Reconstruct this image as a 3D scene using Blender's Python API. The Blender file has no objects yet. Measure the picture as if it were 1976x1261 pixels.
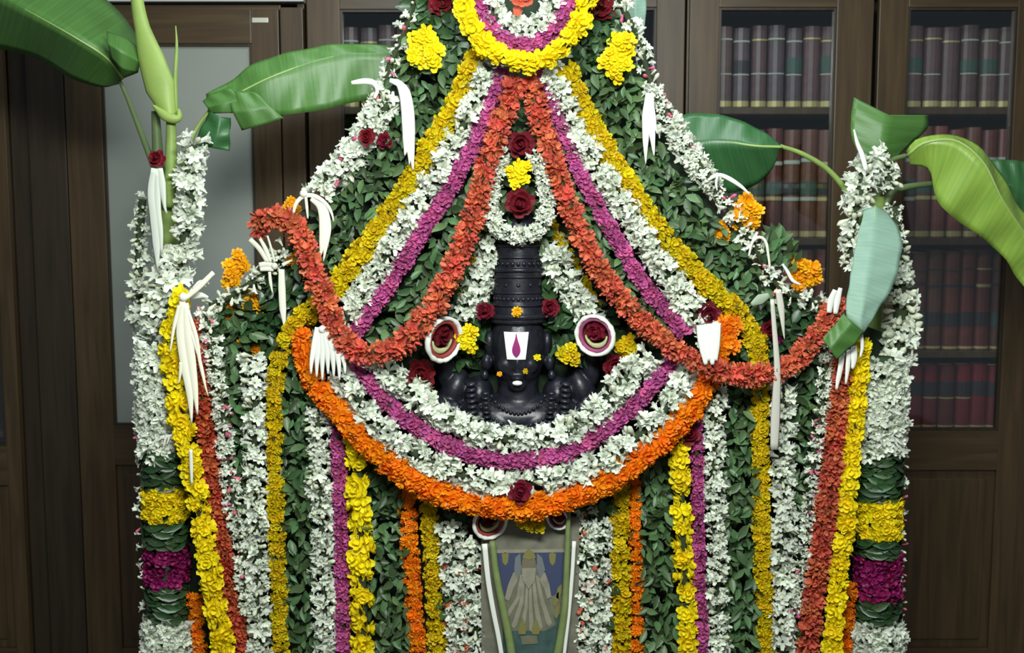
import bpy, bmesh, math, random
from mathutils import Vector, Matrix, Quaternion

random.seed(7)
R = random.random
U = random.uniform
SC = bpy.context.scene
COL = SC.collection

# ------------------------------------------------------------------ camera, light, exposure
W, H, F = 1976.0, 1261.0, 2119.0
PITCH = math.radians(6.0)
CAM = Vector((0, 0, 1.6))
cd = bpy.data.cameras.new('camera')
cd.sensor_width = 36.0
cd.lens = 36.0 * F / W
cd.clip_start = 0.05
cd.dof.use_dof = True
cd.dof.focus_distance = 2.6
cd.dof.aperture_fstop = 3.2
cam = bpy.data.objects.new('camera', cd)
cam.location = CAM
cam.rotation_euler = (math.radians(90) - PITCH, 0, 0)
COL.objects.link(cam)
SC.camera = cam

world = bpy.data.worlds.new('world')
SC.world = world
world.use_nodes = True
bg = world.node_tree.nodes['Background']
bg.inputs[0].default_value = (0.62, 0.72, 0.80, 1)
bg.inputs[1].default_value = 0.17


def area(name, loc, target, sx, sy, power, col):
    ld = bpy.data.lights.new(name, 'AREA')
    ld.shape = 'RECTANGLE'
    ld.size, ld.size_y = sx, sy
    ld.energy = power
    ld.color = col
    o = bpy.data.objects.new(name, ld)
    o.location = loc
    o.rotation_euler = (Vector(target) - Vector(loc)).to_track_quat('-Z', 'Y').to_euler()
    COL.objects.link(o)
    return o


area('tube_light_front', (0.05, 0.75, 2.40), (0.0, 2.7, 1.05), 0.9, 0.30, 68, (0.95, 1.0, 0.97))
area('tube_light_top', (0.1, 2.35, 3.0), (0.0, 3.0, 1.0), 1.5, 0.25, 22, (0.90, 0.97, 1.0))

SC.view_settings.view_transform = 'Standard'
SC.view_settings.look = 'None'
SC.view_settings.gamma = 1.0
SC.view_settings.exposure = 0.0
SC.view_settings.use_curve_mapping = False

CP, SP = math.cos(PITCH), math.sin(PITCH)


def P(px, py, Y=2.6):
    """point seen at a picture position, standing at distance Y"""
    x = (px - W / 2) / F
    v = (H / 2 - py) / F
    d = Vector((x, CP + v * SP, -SP + v * CP))
    return CAM + d * (Y / d.y)


def mpp(Y):
    return Y / F


# ------------------------------------------------------------------ materials
MATS = {}


def mat(name, col, rough=0.6, var=0.0, hue=0.0, spec=0.3, metal=0.0, noise=0.0, nscale=20.0, bump=0.0, trans=0.0, coat=0.0):
    if name in MATS:
        return MATS[name]
    m = bpy.data.materials.new(name)
    m.use_nodes = True
    nt = m.node_tree
    b = nt.nodes['Principled BSDF']
    b.inputs['Base Color'].default_value = (*col, 1)
    b.inputs['Roughness'].default_value = rough
    b.inputs['Specular IOR Level'].default_value = spec
    b.inputs['Metallic'].default_value = metal
    b.inputs['Coat Weight'].default_value = coat
    last = None
    if var or hue:
        oi = nt.nodes.new('ShaderNodeObjectInfo')
        hs = nt.nodes.new('ShaderNodeHueSaturation')
        hs.inputs['Color'].default_value = (*col, 1)
        mr = nt.nodes.new('ShaderNodeMapRange')
        mr.inputs[3].default_value = 1 - var
        mr.inputs[4].default_value = 1 + var
        nt.links.new(oi.outputs['Random'], mr.inputs[0])
        nt.links.new(mr.outputs[0], hs.inputs['Value'])
        mu = nt.nodes.new('ShaderNodeMath')
        mu.operation = 'MULTIPLY'
        mu.inputs[1].default_value = 7.13
        fr = nt.nodes.new('ShaderNodeMath')
        fr.operation = 'FRACT'
        mh = nt.nodes.new('ShaderNodeMapRange')
        mh.inputs[3].default_value = 0.5 - hue
        mh.inputs[4].default_value = 0.5 + hue
        nt.links.new(oi.outputs['Random'], mu.inputs[0])
        nt.links.new(mu.outputs[0], fr.inputs[0])
        nt.links.new(fr.outputs[0], mh.inputs[0])
        nt.links.new(mh.outputs[0], hs.inputs['Hue'])
        last = hs.outputs[0]
    if noise or bump:
        tc = nt.nodes.new('ShaderNodeTexCoord')
        nz = nt.nodes.new('ShaderNodeTexNoise')
        nz.inputs['Scale'].default_value = nscale
        nz.inputs['Detail'].default_value = 4
        nt.links.new(tc.outputs['Object'], nz.inputs['Vector'])
        if noise:
            hs2 = nt.nodes.new('ShaderNodeHueSaturation')
            mr2 = nt.nodes.new('ShaderNodeMapRange')
            mr2.inputs[1].default_value = 0.3
            mr2.inputs[2].default_value = 0.7
            mr2.inputs[3].default_value = 1 - noise
            mr2.inputs[4].default_value = 1 + noise
            nt.links.new(nz.outputs['Fac'], mr2.inputs[0])
            nt.links.new(mr2.outputs[0], hs2.inputs['Value'])
            if last:
                nt.links.new(last, hs2.inputs['Color'])
            else:
                hs2.inputs['Color'].default_value = (*col, 1)
            last = hs2.outputs[0]
        if bump:
            bp = nt.nodes.new('ShaderNodeBump')
            bp.inputs['Strength'].default_value = bump
            bp.inputs['Distance'].default_value = 0.004
            nt.links.new(nz.outputs['Fac'], bp.inputs['Height'])
            nt.links.new(bp.outputs[0], b.inputs['Normal'])
    if last:
        nt.links.new(last, b.inputs['Base Color'])
    if trans:
        tr = nt.nodes.new('ShaderNodeBsdfTranslucent')
        if last:
            nt.links.new(last, tr.inputs['Color'])
        else:
            tr.inputs['Color'].default_value = (*col, 1)
        mx = nt.nodes.new('ShaderNodeMixShader')
        mx.inputs[0].default_value = trans
        nt.links.new(b.outputs[0], mx.inputs[1])
        nt.links.new(tr.outputs[0], mx.inputs[2])
        nt.links.new(mx.outputs[0], nt.nodes['Material Output'].inputs['Surface'])
    MATS[name] = m
    return m


def wood(name, col, dark, rough=0.4, axis='Z'):
    m = bpy.data.materials.new(name)
    m.use_nodes = True
    nt = m.node_tree
    b = nt.nodes['Principled BSDF']
    tc = nt.nodes.new('ShaderNodeTexCoord')
    mp = nt.nodes.new('ShaderNodeMapping')
    mp.inputs['Scale'].default_value = (14, 14, 0.9) if axis == 'Z' else (0.9, 14, 14)
    nz = nt.nodes.new('ShaderNodeTexNoise')
    nz.inputs['Scale'].default_value = 3.0
    nz.inputs['Detail'].default_value = 6
    nz.inputs['Distortion'].default_value = 0.6
    rp = nt.nodes.new('ShaderNodeValToRGB')
    rp.color_ramp.elements[0].position = 0.3
    rp.color_ramp.elements[0].color = (*dark, 1)
    rp.color_ramp.elements[1].position = 0.7
    rp.color_ramp.elements[1].color = (*col, 1)
    nt.links.new(tc.outputs['Object'], mp.inputs['Vector'])
    nt.links.new(mp.outputs[0], nz.inputs['Vector'])
    nt.links.new(nz.outputs['Fac'], rp.inputs[0])
    nt.links.new(rp.outputs[0], b.inputs['Base Color'])
    b.inputs['Roughness'].default_value = rough
    b.inputs['Specular IOR Level'].default_value = 0.4
    MATS[name] = m
    return m


def glass(name, tint, refl=0.10, rough=0.03):
    m = bpy.data.materials.new(name)
    m.use_nodes = True
    nt = m.node_tree
    nt.nodes.remove(nt.nodes['Principled BSDF'])
    tr = nt.nodes.new('ShaderNodeBsdfTransparent')
    tr.inputs[0].default_value = (*tint, 1)
    gl = nt.nodes.new('ShaderNodeBsdfGlossy')
    gl.inputs['Color'].default_value = (1, 1, 1, 1)
    gl.inputs['Roughness'].default_value = rough
    mx = nt.nodes.new('ShaderNodeMixShader')
    mx.inputs[0].default_value = refl
    nt.links.new(tr.outputs[0], mx.inputs[1])
    nt.links.new(gl.outputs[0], mx.inputs[2])
    nt.links.new(mx.outputs[0], nt.nodes['Material Output'].inputs['Surface'])
    MATS[name] = m
    return m


WHITE = mat('tuberose_white', (0.76, 0.81, 0.69), 0.5, var=0.20, hue=0.01, trans=0.15)
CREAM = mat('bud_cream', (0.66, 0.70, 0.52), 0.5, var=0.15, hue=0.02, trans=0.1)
YELLOW = mat('chrysanthemum_yellow', (0.90, 0.74, 0.010), 0.55, var=0.10, hue=0.008, trans=0.15)
GOLD = mat('chrysanthemum_gold', (0.66, 0.50, 0.006), 0.55, var=0.14, hue=0.012, trans=0.15)
ORANGE = mat('marigold_orange', (0.85, 0.23, 0.004), 0.55, var=0.12, hue=0.012, trans=0.12)
AMBER = mat('marigold_amber', (0.85, 0.40, 0.005), 0.55, var=0.12, hue=0.012, trans=0.12)
CORAL = mat('crossandra_coral', (0.61, 0.138, 0.070), 0.5, var=0.26, hue=0.012, trans=0.12)
RUST = mat('crossandra_rust', (0.54, 0.11, 0.045), 0.5, var=0.16, hue=0.012, trans=0.1)
MAGENTA = mat('petal_magenta', (0.50, 0.10, 0.28), 0.5, var=0.28, hue=0.015, trans=0.12)
PLUM = mat('petal_plum', (0.26, 0.012, 0.10), 0.5, var=0.2, hue=0.01, trans=0.1)
PINK = mat('bud_pink', (0.62, 0.13, 0.24), 0.5, var=0.2, hue=0.02)
RED = mat('rose_red', (0.14, 0.005, 0.014), 0.6, var=0.15, hue=0.006)
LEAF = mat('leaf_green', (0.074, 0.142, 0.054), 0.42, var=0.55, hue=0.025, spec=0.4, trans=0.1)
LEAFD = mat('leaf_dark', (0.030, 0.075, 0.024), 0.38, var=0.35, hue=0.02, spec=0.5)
CORD = mat('cord_jute', (0.035, 0.05, 0.022), 0.9)
PITH = mat('pith_white', (0.86, 0.88, 0.80), 0.55, var=0.05, trans=0.08)
PITHC = mat('pith_cream', (0.74, 0.76, 0.62), 0.6, var=0.06)
STONE = mat('black_stone', (0.012, 0.013, 0.019), 0.36, spec=0.4, noise=0.4, nscale=40, bump=0.35)
STONE2 = mat('black_stone_carved', (0.013, 0.014, 0.021), 0.32, spec=0.45, noise=0.3, nscale=60)
CLOTH = mat('backing_cloth', (0.018, 0.032, 0.016), 0.9, noise=0.3, nscale=30)
STEM = mat('stem_green', (0.22, 0.32, 0.08), 0.45, noise=0.15, nscale=12)
STEMD = mat('stem_dark', (0.10, 0.15, 0.055), 0.5, noise=0.2, nscale=12)
WOODM = wood('bookcase_wood', (0.078, 0.050, 0.023), (0.040, 0.026, 0.012), 0.38)
WOODD = wood('bookcase_wood_dark', (0.036, 0.025, 0.014), (0.020, 0.014, 0.008), 0.45)
WOODH = wood('bookcase_wood_rail', (0.078, 0.050, 0.023), (0.040, 0.026, 0.012), 0.38, axis='X')
GLASS = glass('bookcase_glass', (0.93, 0.95, 0.95), 0.07)
BACKP = mat('bookcase_back', (0.020, 0.022, 0.022), 0.8)

# ------------------------------------------------------------------ object helpers


def link(name, me, material=None, parent=None, loc=None):
    o = bpy.data.objects.new(name, me)
    if me is not None and material is not None and not me.materials:
        me.materials.append(material)
    COL.objects.link(o)
    if parent is not None:
        o.parent = parent
    if loc is not None:
        o.location = loc
    return o


def thing(name, label, cat, loc=(0, 0, 0), group=None):
    o = bpy.data.objects.new(name, None)
    o.empty_display_size = 0.03
    COL.objects.link(o)
    o.location = loc
    o['label'] = label
    o['category'] = cat
    if group:
        o['group'] = group
    return o


def tag(o, label, cat, group=None):
    o['label'] = label
    o['category'] = cat
    if group:
        o['group'] = group
    return o


def pymesh(name, verts, faces, smooth=False):
    me = bpy.data.meshes.new(name)
    me.from_pydata([tuple(v) for v in verts], [], faces)
    if smooth:
        me.polygons.foreach_set('use_smooth', [True] * len(me.polygons))
    me.update()
    return me


def boxmesh(name, x0, x1, y0, y1, z0, z1, bevel=0.0, org=(0, 0, 0)):
    bm = bmesh.new()
    bmesh.ops.create_cube(bm, size=1)
    for v in bm.verts:
        v.co = Vector((x0 + (v.co.x + .5) * (x1 - x0) - org[0], y0 + (v.co.y + .5) * (y1 - y0) - org[1], z0 + (v.co.z + .5) * (z1 - z0) - org[2]))
    if bevel:
        bmesh.ops.bevel(bm, geom=bm.edges[:], offset=bevel, segments=2, affect='EDGES', profile=0.6)
    bmesh.ops.recalc_face_normals(bm, faces=bm.faces[:])
    me = bpy.data.meshes.new(name)
    bm.to_mesh(me)
    bm.free()
    return me


def catmull(pts, n):
    """resample a control polyline (Vectors or tuples) to n points through a Catmull-Rom curve"""
    pts = [Vector(p) for p in pts]
    if len(pts) == 2:
        return [pts[0].lerp(pts[1], i / (n - 1)) for i in range(n)]
    ext = [pts[0] * 2 - pts[1]] + pts + [pts[-1] * 2 - pts[-2]]
    dense = []
    for i in range(len(pts) - 1):
        p0, p1, p2, p3 = ext[i:i + 4]
        for k in range(16):
            t = k / 16
            dense.append(0.5 * ((2 * p1) + (p2 - p0) * t + (2 * p0 - 5 * p1 + 4 * p2 - p3) * t * t + (3 * p1 - p0 - 3 * p2 + p3) * t ** 3))
    dense.append(pts[-1])
    L = [0]
    for a, b in zip(dense, dense[1:]):
        L.append(L[-1] + (b - a).length)
    out, j = [], 0
    for i in range(n):
        s = L[-1] * i / (n - 1)
        while j < len(L) - 2 and L[j + 1] < s:
            j += 1
        d = L[j + 1] - L[j]
        out.append(dense[j].lerp(dense[j + 1], (s - L[j]) / d if d > 1e-9 else 0))
    return out


def length(pts):
    return sum((b - a).length for a, b in zip(pts, pts[1:]))


def sweep(name, pts, wid, thick=None, sides=8, org=(0, 0, 0), smooth=True, face=Vector((0, -1, 0)), cap=True):
    """closed tube along world points; wid is the half width (number or list), thick the half depth (defaults to round)"""
    n = len(pts)
    org = Vector(org)
    vs, fs = [], []
    for i, p in enumerate(pts):
        t = (pts[min(i + 1, n - 1)] - pts[max(i - 1, 0)]).normalized()
        s = t.cross(face)
        if s.length < 1e-4:
            s = t.cross(Vector((1, 0, 0)))
        s.normalize()
        nn = s.cross(t).normalized()
        w = wid[i] if isinstance(wid, (list, tuple)) else wid
        h = w if thick is None else (thick[i] if isinstance(thick, (list, tuple)) else thick)
        for k in range(sides):
            a = 2 * math.pi * k / sides
            vs.append(p + s * (w * math.cos(a)) + nn * (h * math.sin(a)) - org)
    for i in range(n - 1):
        for k in range(sides):
            a, b = i * sides + k, i * sides + (k + 1) % sides
            fs.append((a, b, b + sides, a + sides))
    if cap:
        fs.append(tuple(range(sides))[::-1])
        fs.append(tuple((n - 1) * sides + k for k in range(sides)))
    me = pymesh(name, vs, fs, smooth)
    return me


def lathe(name, prof, seg=24, sx=1.0, sy=1.0, smooth=True):
    """profile of (radius, z) turned about z"""
    vs, fs = [], []
    for r, z in prof:
        for k in range(seg):
            a = 2 * math.pi * k / seg
            vs.append((r * math.cos(a) * sx, r * math.sin(a) * sy, z))
    for i in range(len(prof) - 1):
        for k in range(seg):
            a, b = i * seg + k, i * seg + (k + 1) % seg
            fs.append((a, b, b + seg, a + seg))
    fs.append(tuple(range(seg))[::-1])
    fs.append(tuple((len(prof) - 1) * seg + k for k in range(seg)))
    return pymesh(name, vs, fs, smooth)


# ------------------------------------------------------------------ flower pieces (unit size, shared meshes)


def petal(vs, fs, az, z0, r0, ln, wd, tilt, curl, rows=3, cup=0.0, cols=2):
    """one petal leaving the axis at azimuth az, rising at tilt, bending by curl"""
    base = len(vs)
    c, s = math.cos(az), math.sin(az)
    prof = [0.35, 1.0, 0.55] if rows == 3 else [0.3, 0.9, 1.0, 0.5]
    r, z, ang = r0, z0, tilt
    for i in range(rows):
        w = wd * prof[i]
        for k in range(cols):
            u = (k / (cols - 1) - .5) * 2
            lift = cup * abs(u) ** 1.5 * w
            rr = r - lift * math.sin(ang)
            zz = z + lift * math.cos(ang)
            vs.append((rr * c - u * w * s, rr * s + u * w * c, zz))
        st = ln / (rows - 1)
        r += st * math.cos(ang)
        z += st * math.sin(ang)
        ang += curl / (rows - 1)
    for i in range(rows - 1):
        for k in range(cols - 1):
            a = base + i * cols + k
            fs.append((a, a + 1, a + cols + 1, a + cols))


def mesh_tuberose(seed):
    """waxy tube that widens into six pointed petals, half open or fully open"""
    rd = random.Random(seed)
    vs, fs = [], []
    n = 6
    bend = rd.uniform(-.16, .16)
    opened = rd.uniform(0, 1)
    for z, r, off in ((0, .06, 0), (.30, .10, bend * .4), (.55, .16, bend)):
        for k in range(n):
            a = 2 * math.pi * k / n
            vs.append((r * math.cos(a) + off, r * math.sin(a), z))
    for i in range(2):
        for k in range(n):
            a, b = i * n + k, i * n + (k + 1) % n
            fs.append((a, b, b + n, a + n))
    for k in range(6):
        o2 = opened if k % 2 else opened * .6
        petal(vs, fs, 2 * math.pi * (k + rd.uniform(-.15, .15)) / 6, .50, .11, .58 * rd.uniform(.75, 1.15), .17,
              math.radians(78 - 40 * o2 + rd.uniform(-10, 10)), math.radians(-25 - 75 * o2), cup=.45, cols=3)
    for i in range(len(vs) - 54, len(vs)):
        vs[i] = (vs[i][0] + bend, vs[i][1], vs[i][2])
    return pymesh('tuberose', vs, fs)


def mesh_bud(seed):
    rd = random.Random(seed)
    b = rd.uniform(-.1, .1)
    prof = [(.05, 0), (.09, .35), (.17, .65), (.19, .82), (.10, .98), (.02, 1.04)]
    n = 6
    vs, fs = [], []
    for i, (r, z) in enumerate(prof):
        for k in range(n):
            a = 2 * math.pi * k / n
            vs.append((r * math.cos(a) + b * z * z, r * math.sin(a), z))
    for i in range(len(prof) - 1):
        for k in range(n):
            a, c = i * n + k, i * n + (k + 1) % n
            fs.append((a, c, c + n, a + n))
    return pymesh('bud', vs, fs, True)


def mesh_bloom(seed, layers, name, core=0.3):
    rd = random.Random(seed)
    vs, fs = [], []
    n = 6
    for r, z in ((core, -.25), (core * 1.1, .05), (core * .4, .30)):
        for k in range(n):
            a = 2 * math.pi * k / n
            vs.append((r * math.cos(a), r * math.sin(a), z))
    for i in range(2):
        for k in range(n):
            a, b = i * n + k, i * n + (k + 1) % n
            fs.append((a, b, b + n, a + n))
    fs.append(tuple(2 * n + k for k in range(n)))
    for (cnt, r0, z0, ln, wd, tilt, curl) in layers:
        ph = rd.uniform(0, 6)
        for k in range(cnt):
            petal(vs, fs, ph + 2 * math.pi * (k + rd.uniform(-.2, .2)) / cnt, z0, r0, ln * rd.uniform(.85, 1.12), wd * rd.uniform(.9, 1.1),
                  math.radians(tilt + rd.uniform(-10, 10)), math.radians(curl), cup=.25, cols=3 if cnt < 7 else 2)
    return pymesh(name, vs, fs)


def mesh_leaf(seed, ln=1.0, wd=.26):
    rd = random.Random(seed)
    vs, fs = [], []
    prof = [0.12, .8, 1.0, .7, .05]
    droop = rd.uniform(.15, .5)
    fold = rd.uniform(.25, .6)
    for i, w in enumerate(prof):
        t = i / 4
        for u in (-1, 0, 1):
            vs.append((u * w * wd, fold * abs(u) * w * wd - droop * t * t * .4, t * ln))
    for i in range(4):
        for k in range(2):
            a = i * 3 + k
            fs.append((a, a + 1, a + 4, a + 3))
    return pymesh('leaf', vs, fs, True)


def variants(fn, n, material, *a):
    out = []
    for i in range(n):
        me = fn(i * 13 + 5, *a)
        me.materials.append(material)
        out.append(me)
    return out


CHRYS = [(6, .25, -.1, .75, .36, -5, 45), (5, .2, .08, .62, .32, 28, 45), (4, .1, .2, .46, .26, 58, 35)]
MARI = [(9, .25, -.15, .70, .25, -8, 25), (8, .22, .05, .62, .22, 25, 30), (6, .15, .2, .48, .20, 52, 30)]
CROSS = [(4, .1, -.1, .95, .30, 15, 45), (4, .08, .1, .85, .25, 50, 20)]
MAGE = [(5, .15, -.05, .80, .42, 5, 55), (4, .1, .1, .55, .34, 40, 50)]
ROSE = [(6, .25, -.2, .80, .48, 0, 45), (5, .2, 0, .70, .44, 28, 50), (4, .14, .1, .60, .36, 52, 45), (3, .06, .15, .55, .26, 72, 40)]
V = {
    'white': variants(mesh_tuberose, 8, WHITE),
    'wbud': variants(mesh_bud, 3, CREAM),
    'pink': variants(mesh_bud, 2, PINK),
    'coralbud': variants(mesh_bud, 2, CORAL),
    'yellow': variants(mesh_bloom, 4, YELLOW, CHRYS, 'chrysanthemum'),
    'gold': variants(mesh_bloom, 4, GOLD, CHRYS, 'chrysanthemum'),
    'orange': variants(mesh_bloom, 4, ORANGE, MARI, 'marigold'),
    'amber': variants(mesh_bloom, 3, AMBER, MARI, 'marigold'),
    'coral': variants(mesh_bloom, 5, CORAL, CROSS, 'crossandra', .15),
    'rust': variants(mesh_bloom, 4, RUST, CROSS, 'crossandra', .15),
    'magenta': variants(mesh_bloom, 4, MAGENTA, MAGE, 'petal_flower', .2),
    'plum': variants(mesh_bloom, 4, PLUM, MAGE, 'petal_flower', .2),
    'rose': variants(mesh_bloom, 3, RED, ROSE, 'rose', .3),
    'leaf': variants(mesh_leaf, 6, LEAF, 1.0, .23),
    'dleaf': variants(mesh_leaf, 4, LEAFD, 1.0, .30),
}


def place(parent, items, limit=300):
    """items: (part name, mesh, world matrix). Up to limit are parts of their own, the rest one part of kind stuff"""
    org = parent.location
    inv = Matrix.Translation(-Vector(org))
    random.shuffle(items)
    for nm, me, m in items[:limit]:
        o = bpy.data.objects.new(nm, me)
        o.parent = parent
        o.matrix_basis = inv @ m
        COL.objects.link(o)
    rest = items[limit:]
    if rest:
        by = {}
        for nm, me, m in rest:
            by.setdefault(me.materials[0].name, []).append((nm, me, m))
        for mn, lst in by.items():
            vs, fs = [], []
            for nm, me, m in lst:
                b = len(vs)
                mm = inv @ m
                vs.extend(mm @ v.co for v in me.vertices)
                fs.extend(tuple(b + i for i in p.vertices) for p in me.polygons)
            o = link(lst[0][0] + '_filling', pymesh('filling', vs, fs), MATS[mn], parent)
            o['kind'] = 'stuff'


def orient(z, spin=None):
    q = z.to_track_quat('Z', 'Y')
    return q @ Quaternion((0, 0, 1), U(0, 6.283) if spin is None else spin)


# kind: (flower set, part name, step px, around, size factor of half width, inner radius factor, tilt jitter)
KINDS = {
    'white':   ('white', 'flower', 9.5, 4, 0.98, 0.10, 1.0),
    'gold':    ('gold', 'flower', 17, 4, 0.62, 0.48, 0.45),
    'yellow':  ('yellow', 'flower', 17, 4, 0.62, 0.48, 0.45),
    'bigyellow': ('yellow', 'flower', 22, 3, 0.80, 0.36, 0.45),
    'orange':  ('orange', 'flower', 15, 4, 0.60, 0.50, 0.45),
    'coral':   ('coral', 'flower', 10, 4, 0.62, 0.42, 0.8),
    'rust':    ('rust', 'flower', 10, 4, 0.62, 0.42, 0.8),
    'magenta': ('magenta', 'flower', 12, 4, 0.62, 0.44, 0.7),
    'plum':    ('plum', 'flower', 11, 4, 0.52, 0.50, 0.5),
}
FRONT = Vector((0, -1, 0))


def ring_items(pts, hw, kind, extra=None, around=None, arc=125, step=None, size=None):
    """flowers set round a curve of world points; hw half width (number or function of 0..1) in metres"""
    fset, part, st, ar, sf, rin, tj = KINDS[kind]
    st = step or st
    ar = around or ar
    sf = size or sf
    L = length(pts)
    n = max(2, int(L / (st * mpp(2.6))))
    cs = catmull(pts, n)
    items = []
    for i, c in enumerate(cs):
        t = (cs[min(i + 1, n - 1)] - cs[max(i - 1, 0)]).normalized()
        s = t.cross(FRONT)
        if s.length < 1e-3:
            s = Vector((1, 0, 0))
        s.normalize()
        nn = s.cross(t).normalized()
        if nn.y > 0:
            nn = -nn
        h = hw(i / (n - 1)) if callable(hw) else hw
        ph = R()
        for k in range(ar):
            a = math.radians(-arc + 2 * arc * ((k + ph + U(-.25, .25)) % ar) / ar)
            d = (nn * math.cos(a) + s * math.sin(a)).normalized()
            z = (d + t * U(-tj, tj) + Vector((U(-.2, .2), U(-.2, .2), U(-.25, .15)))).normalized()
            fs, pn = fset, part
            if extra:
                for es, ep in extra:
                    if R() < ep:
                        fs = es
                        break
            me = random.choice(V[fs])
            sc = h * sf * U(.75, 1.2)
            if fs in ('pink', 'coralbud', 'wbud') and fset not in ('white',):
                sc *= 1.2
            pos = c + d * h * rin * U(.8, 1.15) + t * U(-.4, .4) * st * mpp(2.6)
            if fs in ('pink', 'coralbud', 'wbud'):
                pn = 'bud'
            items.append((pn, me, Matrix.LocRotScale(pos, orient(z), Vector((sc, sc, sc)))))
    return items


def garland(name, label, pts, width, kind, Y=2.62, extra=None, around=None, step=None, group=None, cat='garland', size=None, arc=125, wfun=None):
    """a strung flower garland; pts in picture positions (px, py[, Y])"""
    wp = [P(p[0], p[1], p[2] if len(p) > 2 else Y) for p in pts]
    cur = catmull(wp, max(12, len(pts) * 6))
    low = min(cur, key=lambda v: v.z)
    g = thing(name, label, cat, low, group)
    hw = width / 2 * mpp(Y)
    h = (lambda t: hw * wfun(t)) if wfun else hw
    link('cord', sweep('cord', cur, hw * 0.30, sides=6, org=low), CORD, g)
    place(g, ring_items(cur, h, kind, extra, around, arc, step, size))
    return g


def inside(x, y, poly):
    c = False
    j = len(poly) - 1
    for i in range(len(poly)):
        xi, yi = poly[i]
        xj, yj = poly[j]
        if (yi > y) != (yj > y) and x < (xj - xi) * (y - yi) / (yj - yi) + xi:
            c = not c
        j = i
    return c


def leaf_mat(name, label, poly, Y=2.70, step=15, size=30, kind='leaf', flow=(0, -1), cat='leaf garland', extra=None, depth=0.04, both=True):
    xs = [p[0] for p in poly]
    ys = [p[1] for p in poly]
    items = []
    y = min(ys)
    while y < max(ys):
        x = min(xs)
        while x < max(xs):
            px, py = x + U(-.6, .6) * step, y + U(-.6, .6) * step
            if inside(px, py, poly):
                for lay in range(2 if both else 1):
                    d = Vector((flow[0] + U(-1.2, 1.2), U(-1.3, 0.1) if lay == 0 else U(-.4, .3), flow[1] + U(-.6, 1.2))).normalized()
                    pos = P(px + U(-4, 4), py + U(-4, 4), Y - (U(.3, 1) if lay == 0 else U(0, .3)) * depth)
                    fs = kind
                    if extra and lay == 0:
                        for es, ep in extra:
                            if R() < ep:
                                fs = es
                                break
                    sc = size * mpp(Y) * U(.7, 1.2)
                    if fs not in ('leaf', 'dleaf'):
                        sc *= .6
                    if 'leaf' in fs:
                        # leaf blade lies with its face towards the room
                        zax = d
                        yax = (FRONT + Vector((U(-.7, .7), 0, U(-.5, .7))))
                        yax = (yax - zax * yax.dot(zax)).normalized()
                        xax = yax.cross(zax)
                        rot = Matrix((xax, yax, zax)).transposed().to_quaternion()
                    else:
                        rot = orient((FRONT + Vector((U(-.4, .4), 0, U(-.4, .4)))).normalized())
                    items.append(('leaf' if 'leaf' in fs else 'flower', random.choice(V[fs]), Matrix.LocRotScale(pos, rot, Vector((sc, sc, sc)))))
            x += step
        y += step
    base = min((m.translation for _, _, m in items), key=lambda v: v.z)
    g = thing(name, label, cat, base)
    # keep the ones in front as single leaves
    items.sort(key=lambda it: it[2].translation.y)
    front, rest = items[:300], items[300:]
    place(g, front)
    if rest:
        place(g, rest, 0)
    return g


def leaf_strand(name, label, pts, width, Y=2.66, kind='leaf', extra=None):
    ps = catmull([(p[0], p[1], 0) for p in pts], 24)
    poly = [(p.x - width / 2, p.y) for p in ps] + [(p.x + width / 2, p.y) for p in reversed(ps)]
    return leaf_mat(name, label, poly, Y, step=14, size=30, kind=kind, extra=extra, depth=0.035)


# ================================================================== SETTING
FLOOR = mat('floor_tile', (0.16, 0.14, 0.12), 0.35, noise=0.2, nscale=6)
WALL = mat('wall_paint', (0.42, 0.42, 0.38), 0.8, noise=0.05, nscale=4)
YB = 3.50


def setting():
    o = link('floor', boxmesh('floor', -3.2, 3.2, -1.5, 3.95, -0.06, 0.0), FLOOR)
    o['kind'] = 'structure'
    o = link('wall_back', boxmesh('wall_back', -3.2, 3.2, 3.90, 4.0, 0.0, 3.3), WALL)
    o['kind'] = 'structure'


setting()

# ------------------------------------------------------------------ bookcases


def zz(py, Y=YB):
    return P(988, py, Y).z


def xx(px, py=450, Y=YB):
    return P(px, py, Y).x


def cbox(name, parent, x0, x1, y0, y1, z0, z1, m, bevel=0.002):
    o = parent.location if parent.parent is None else parent.location + parent.parent.location
    return link(name, boxmesh(name, x0, x1, y0, y1, z0, z1, bevel, o), m, parent)


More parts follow.
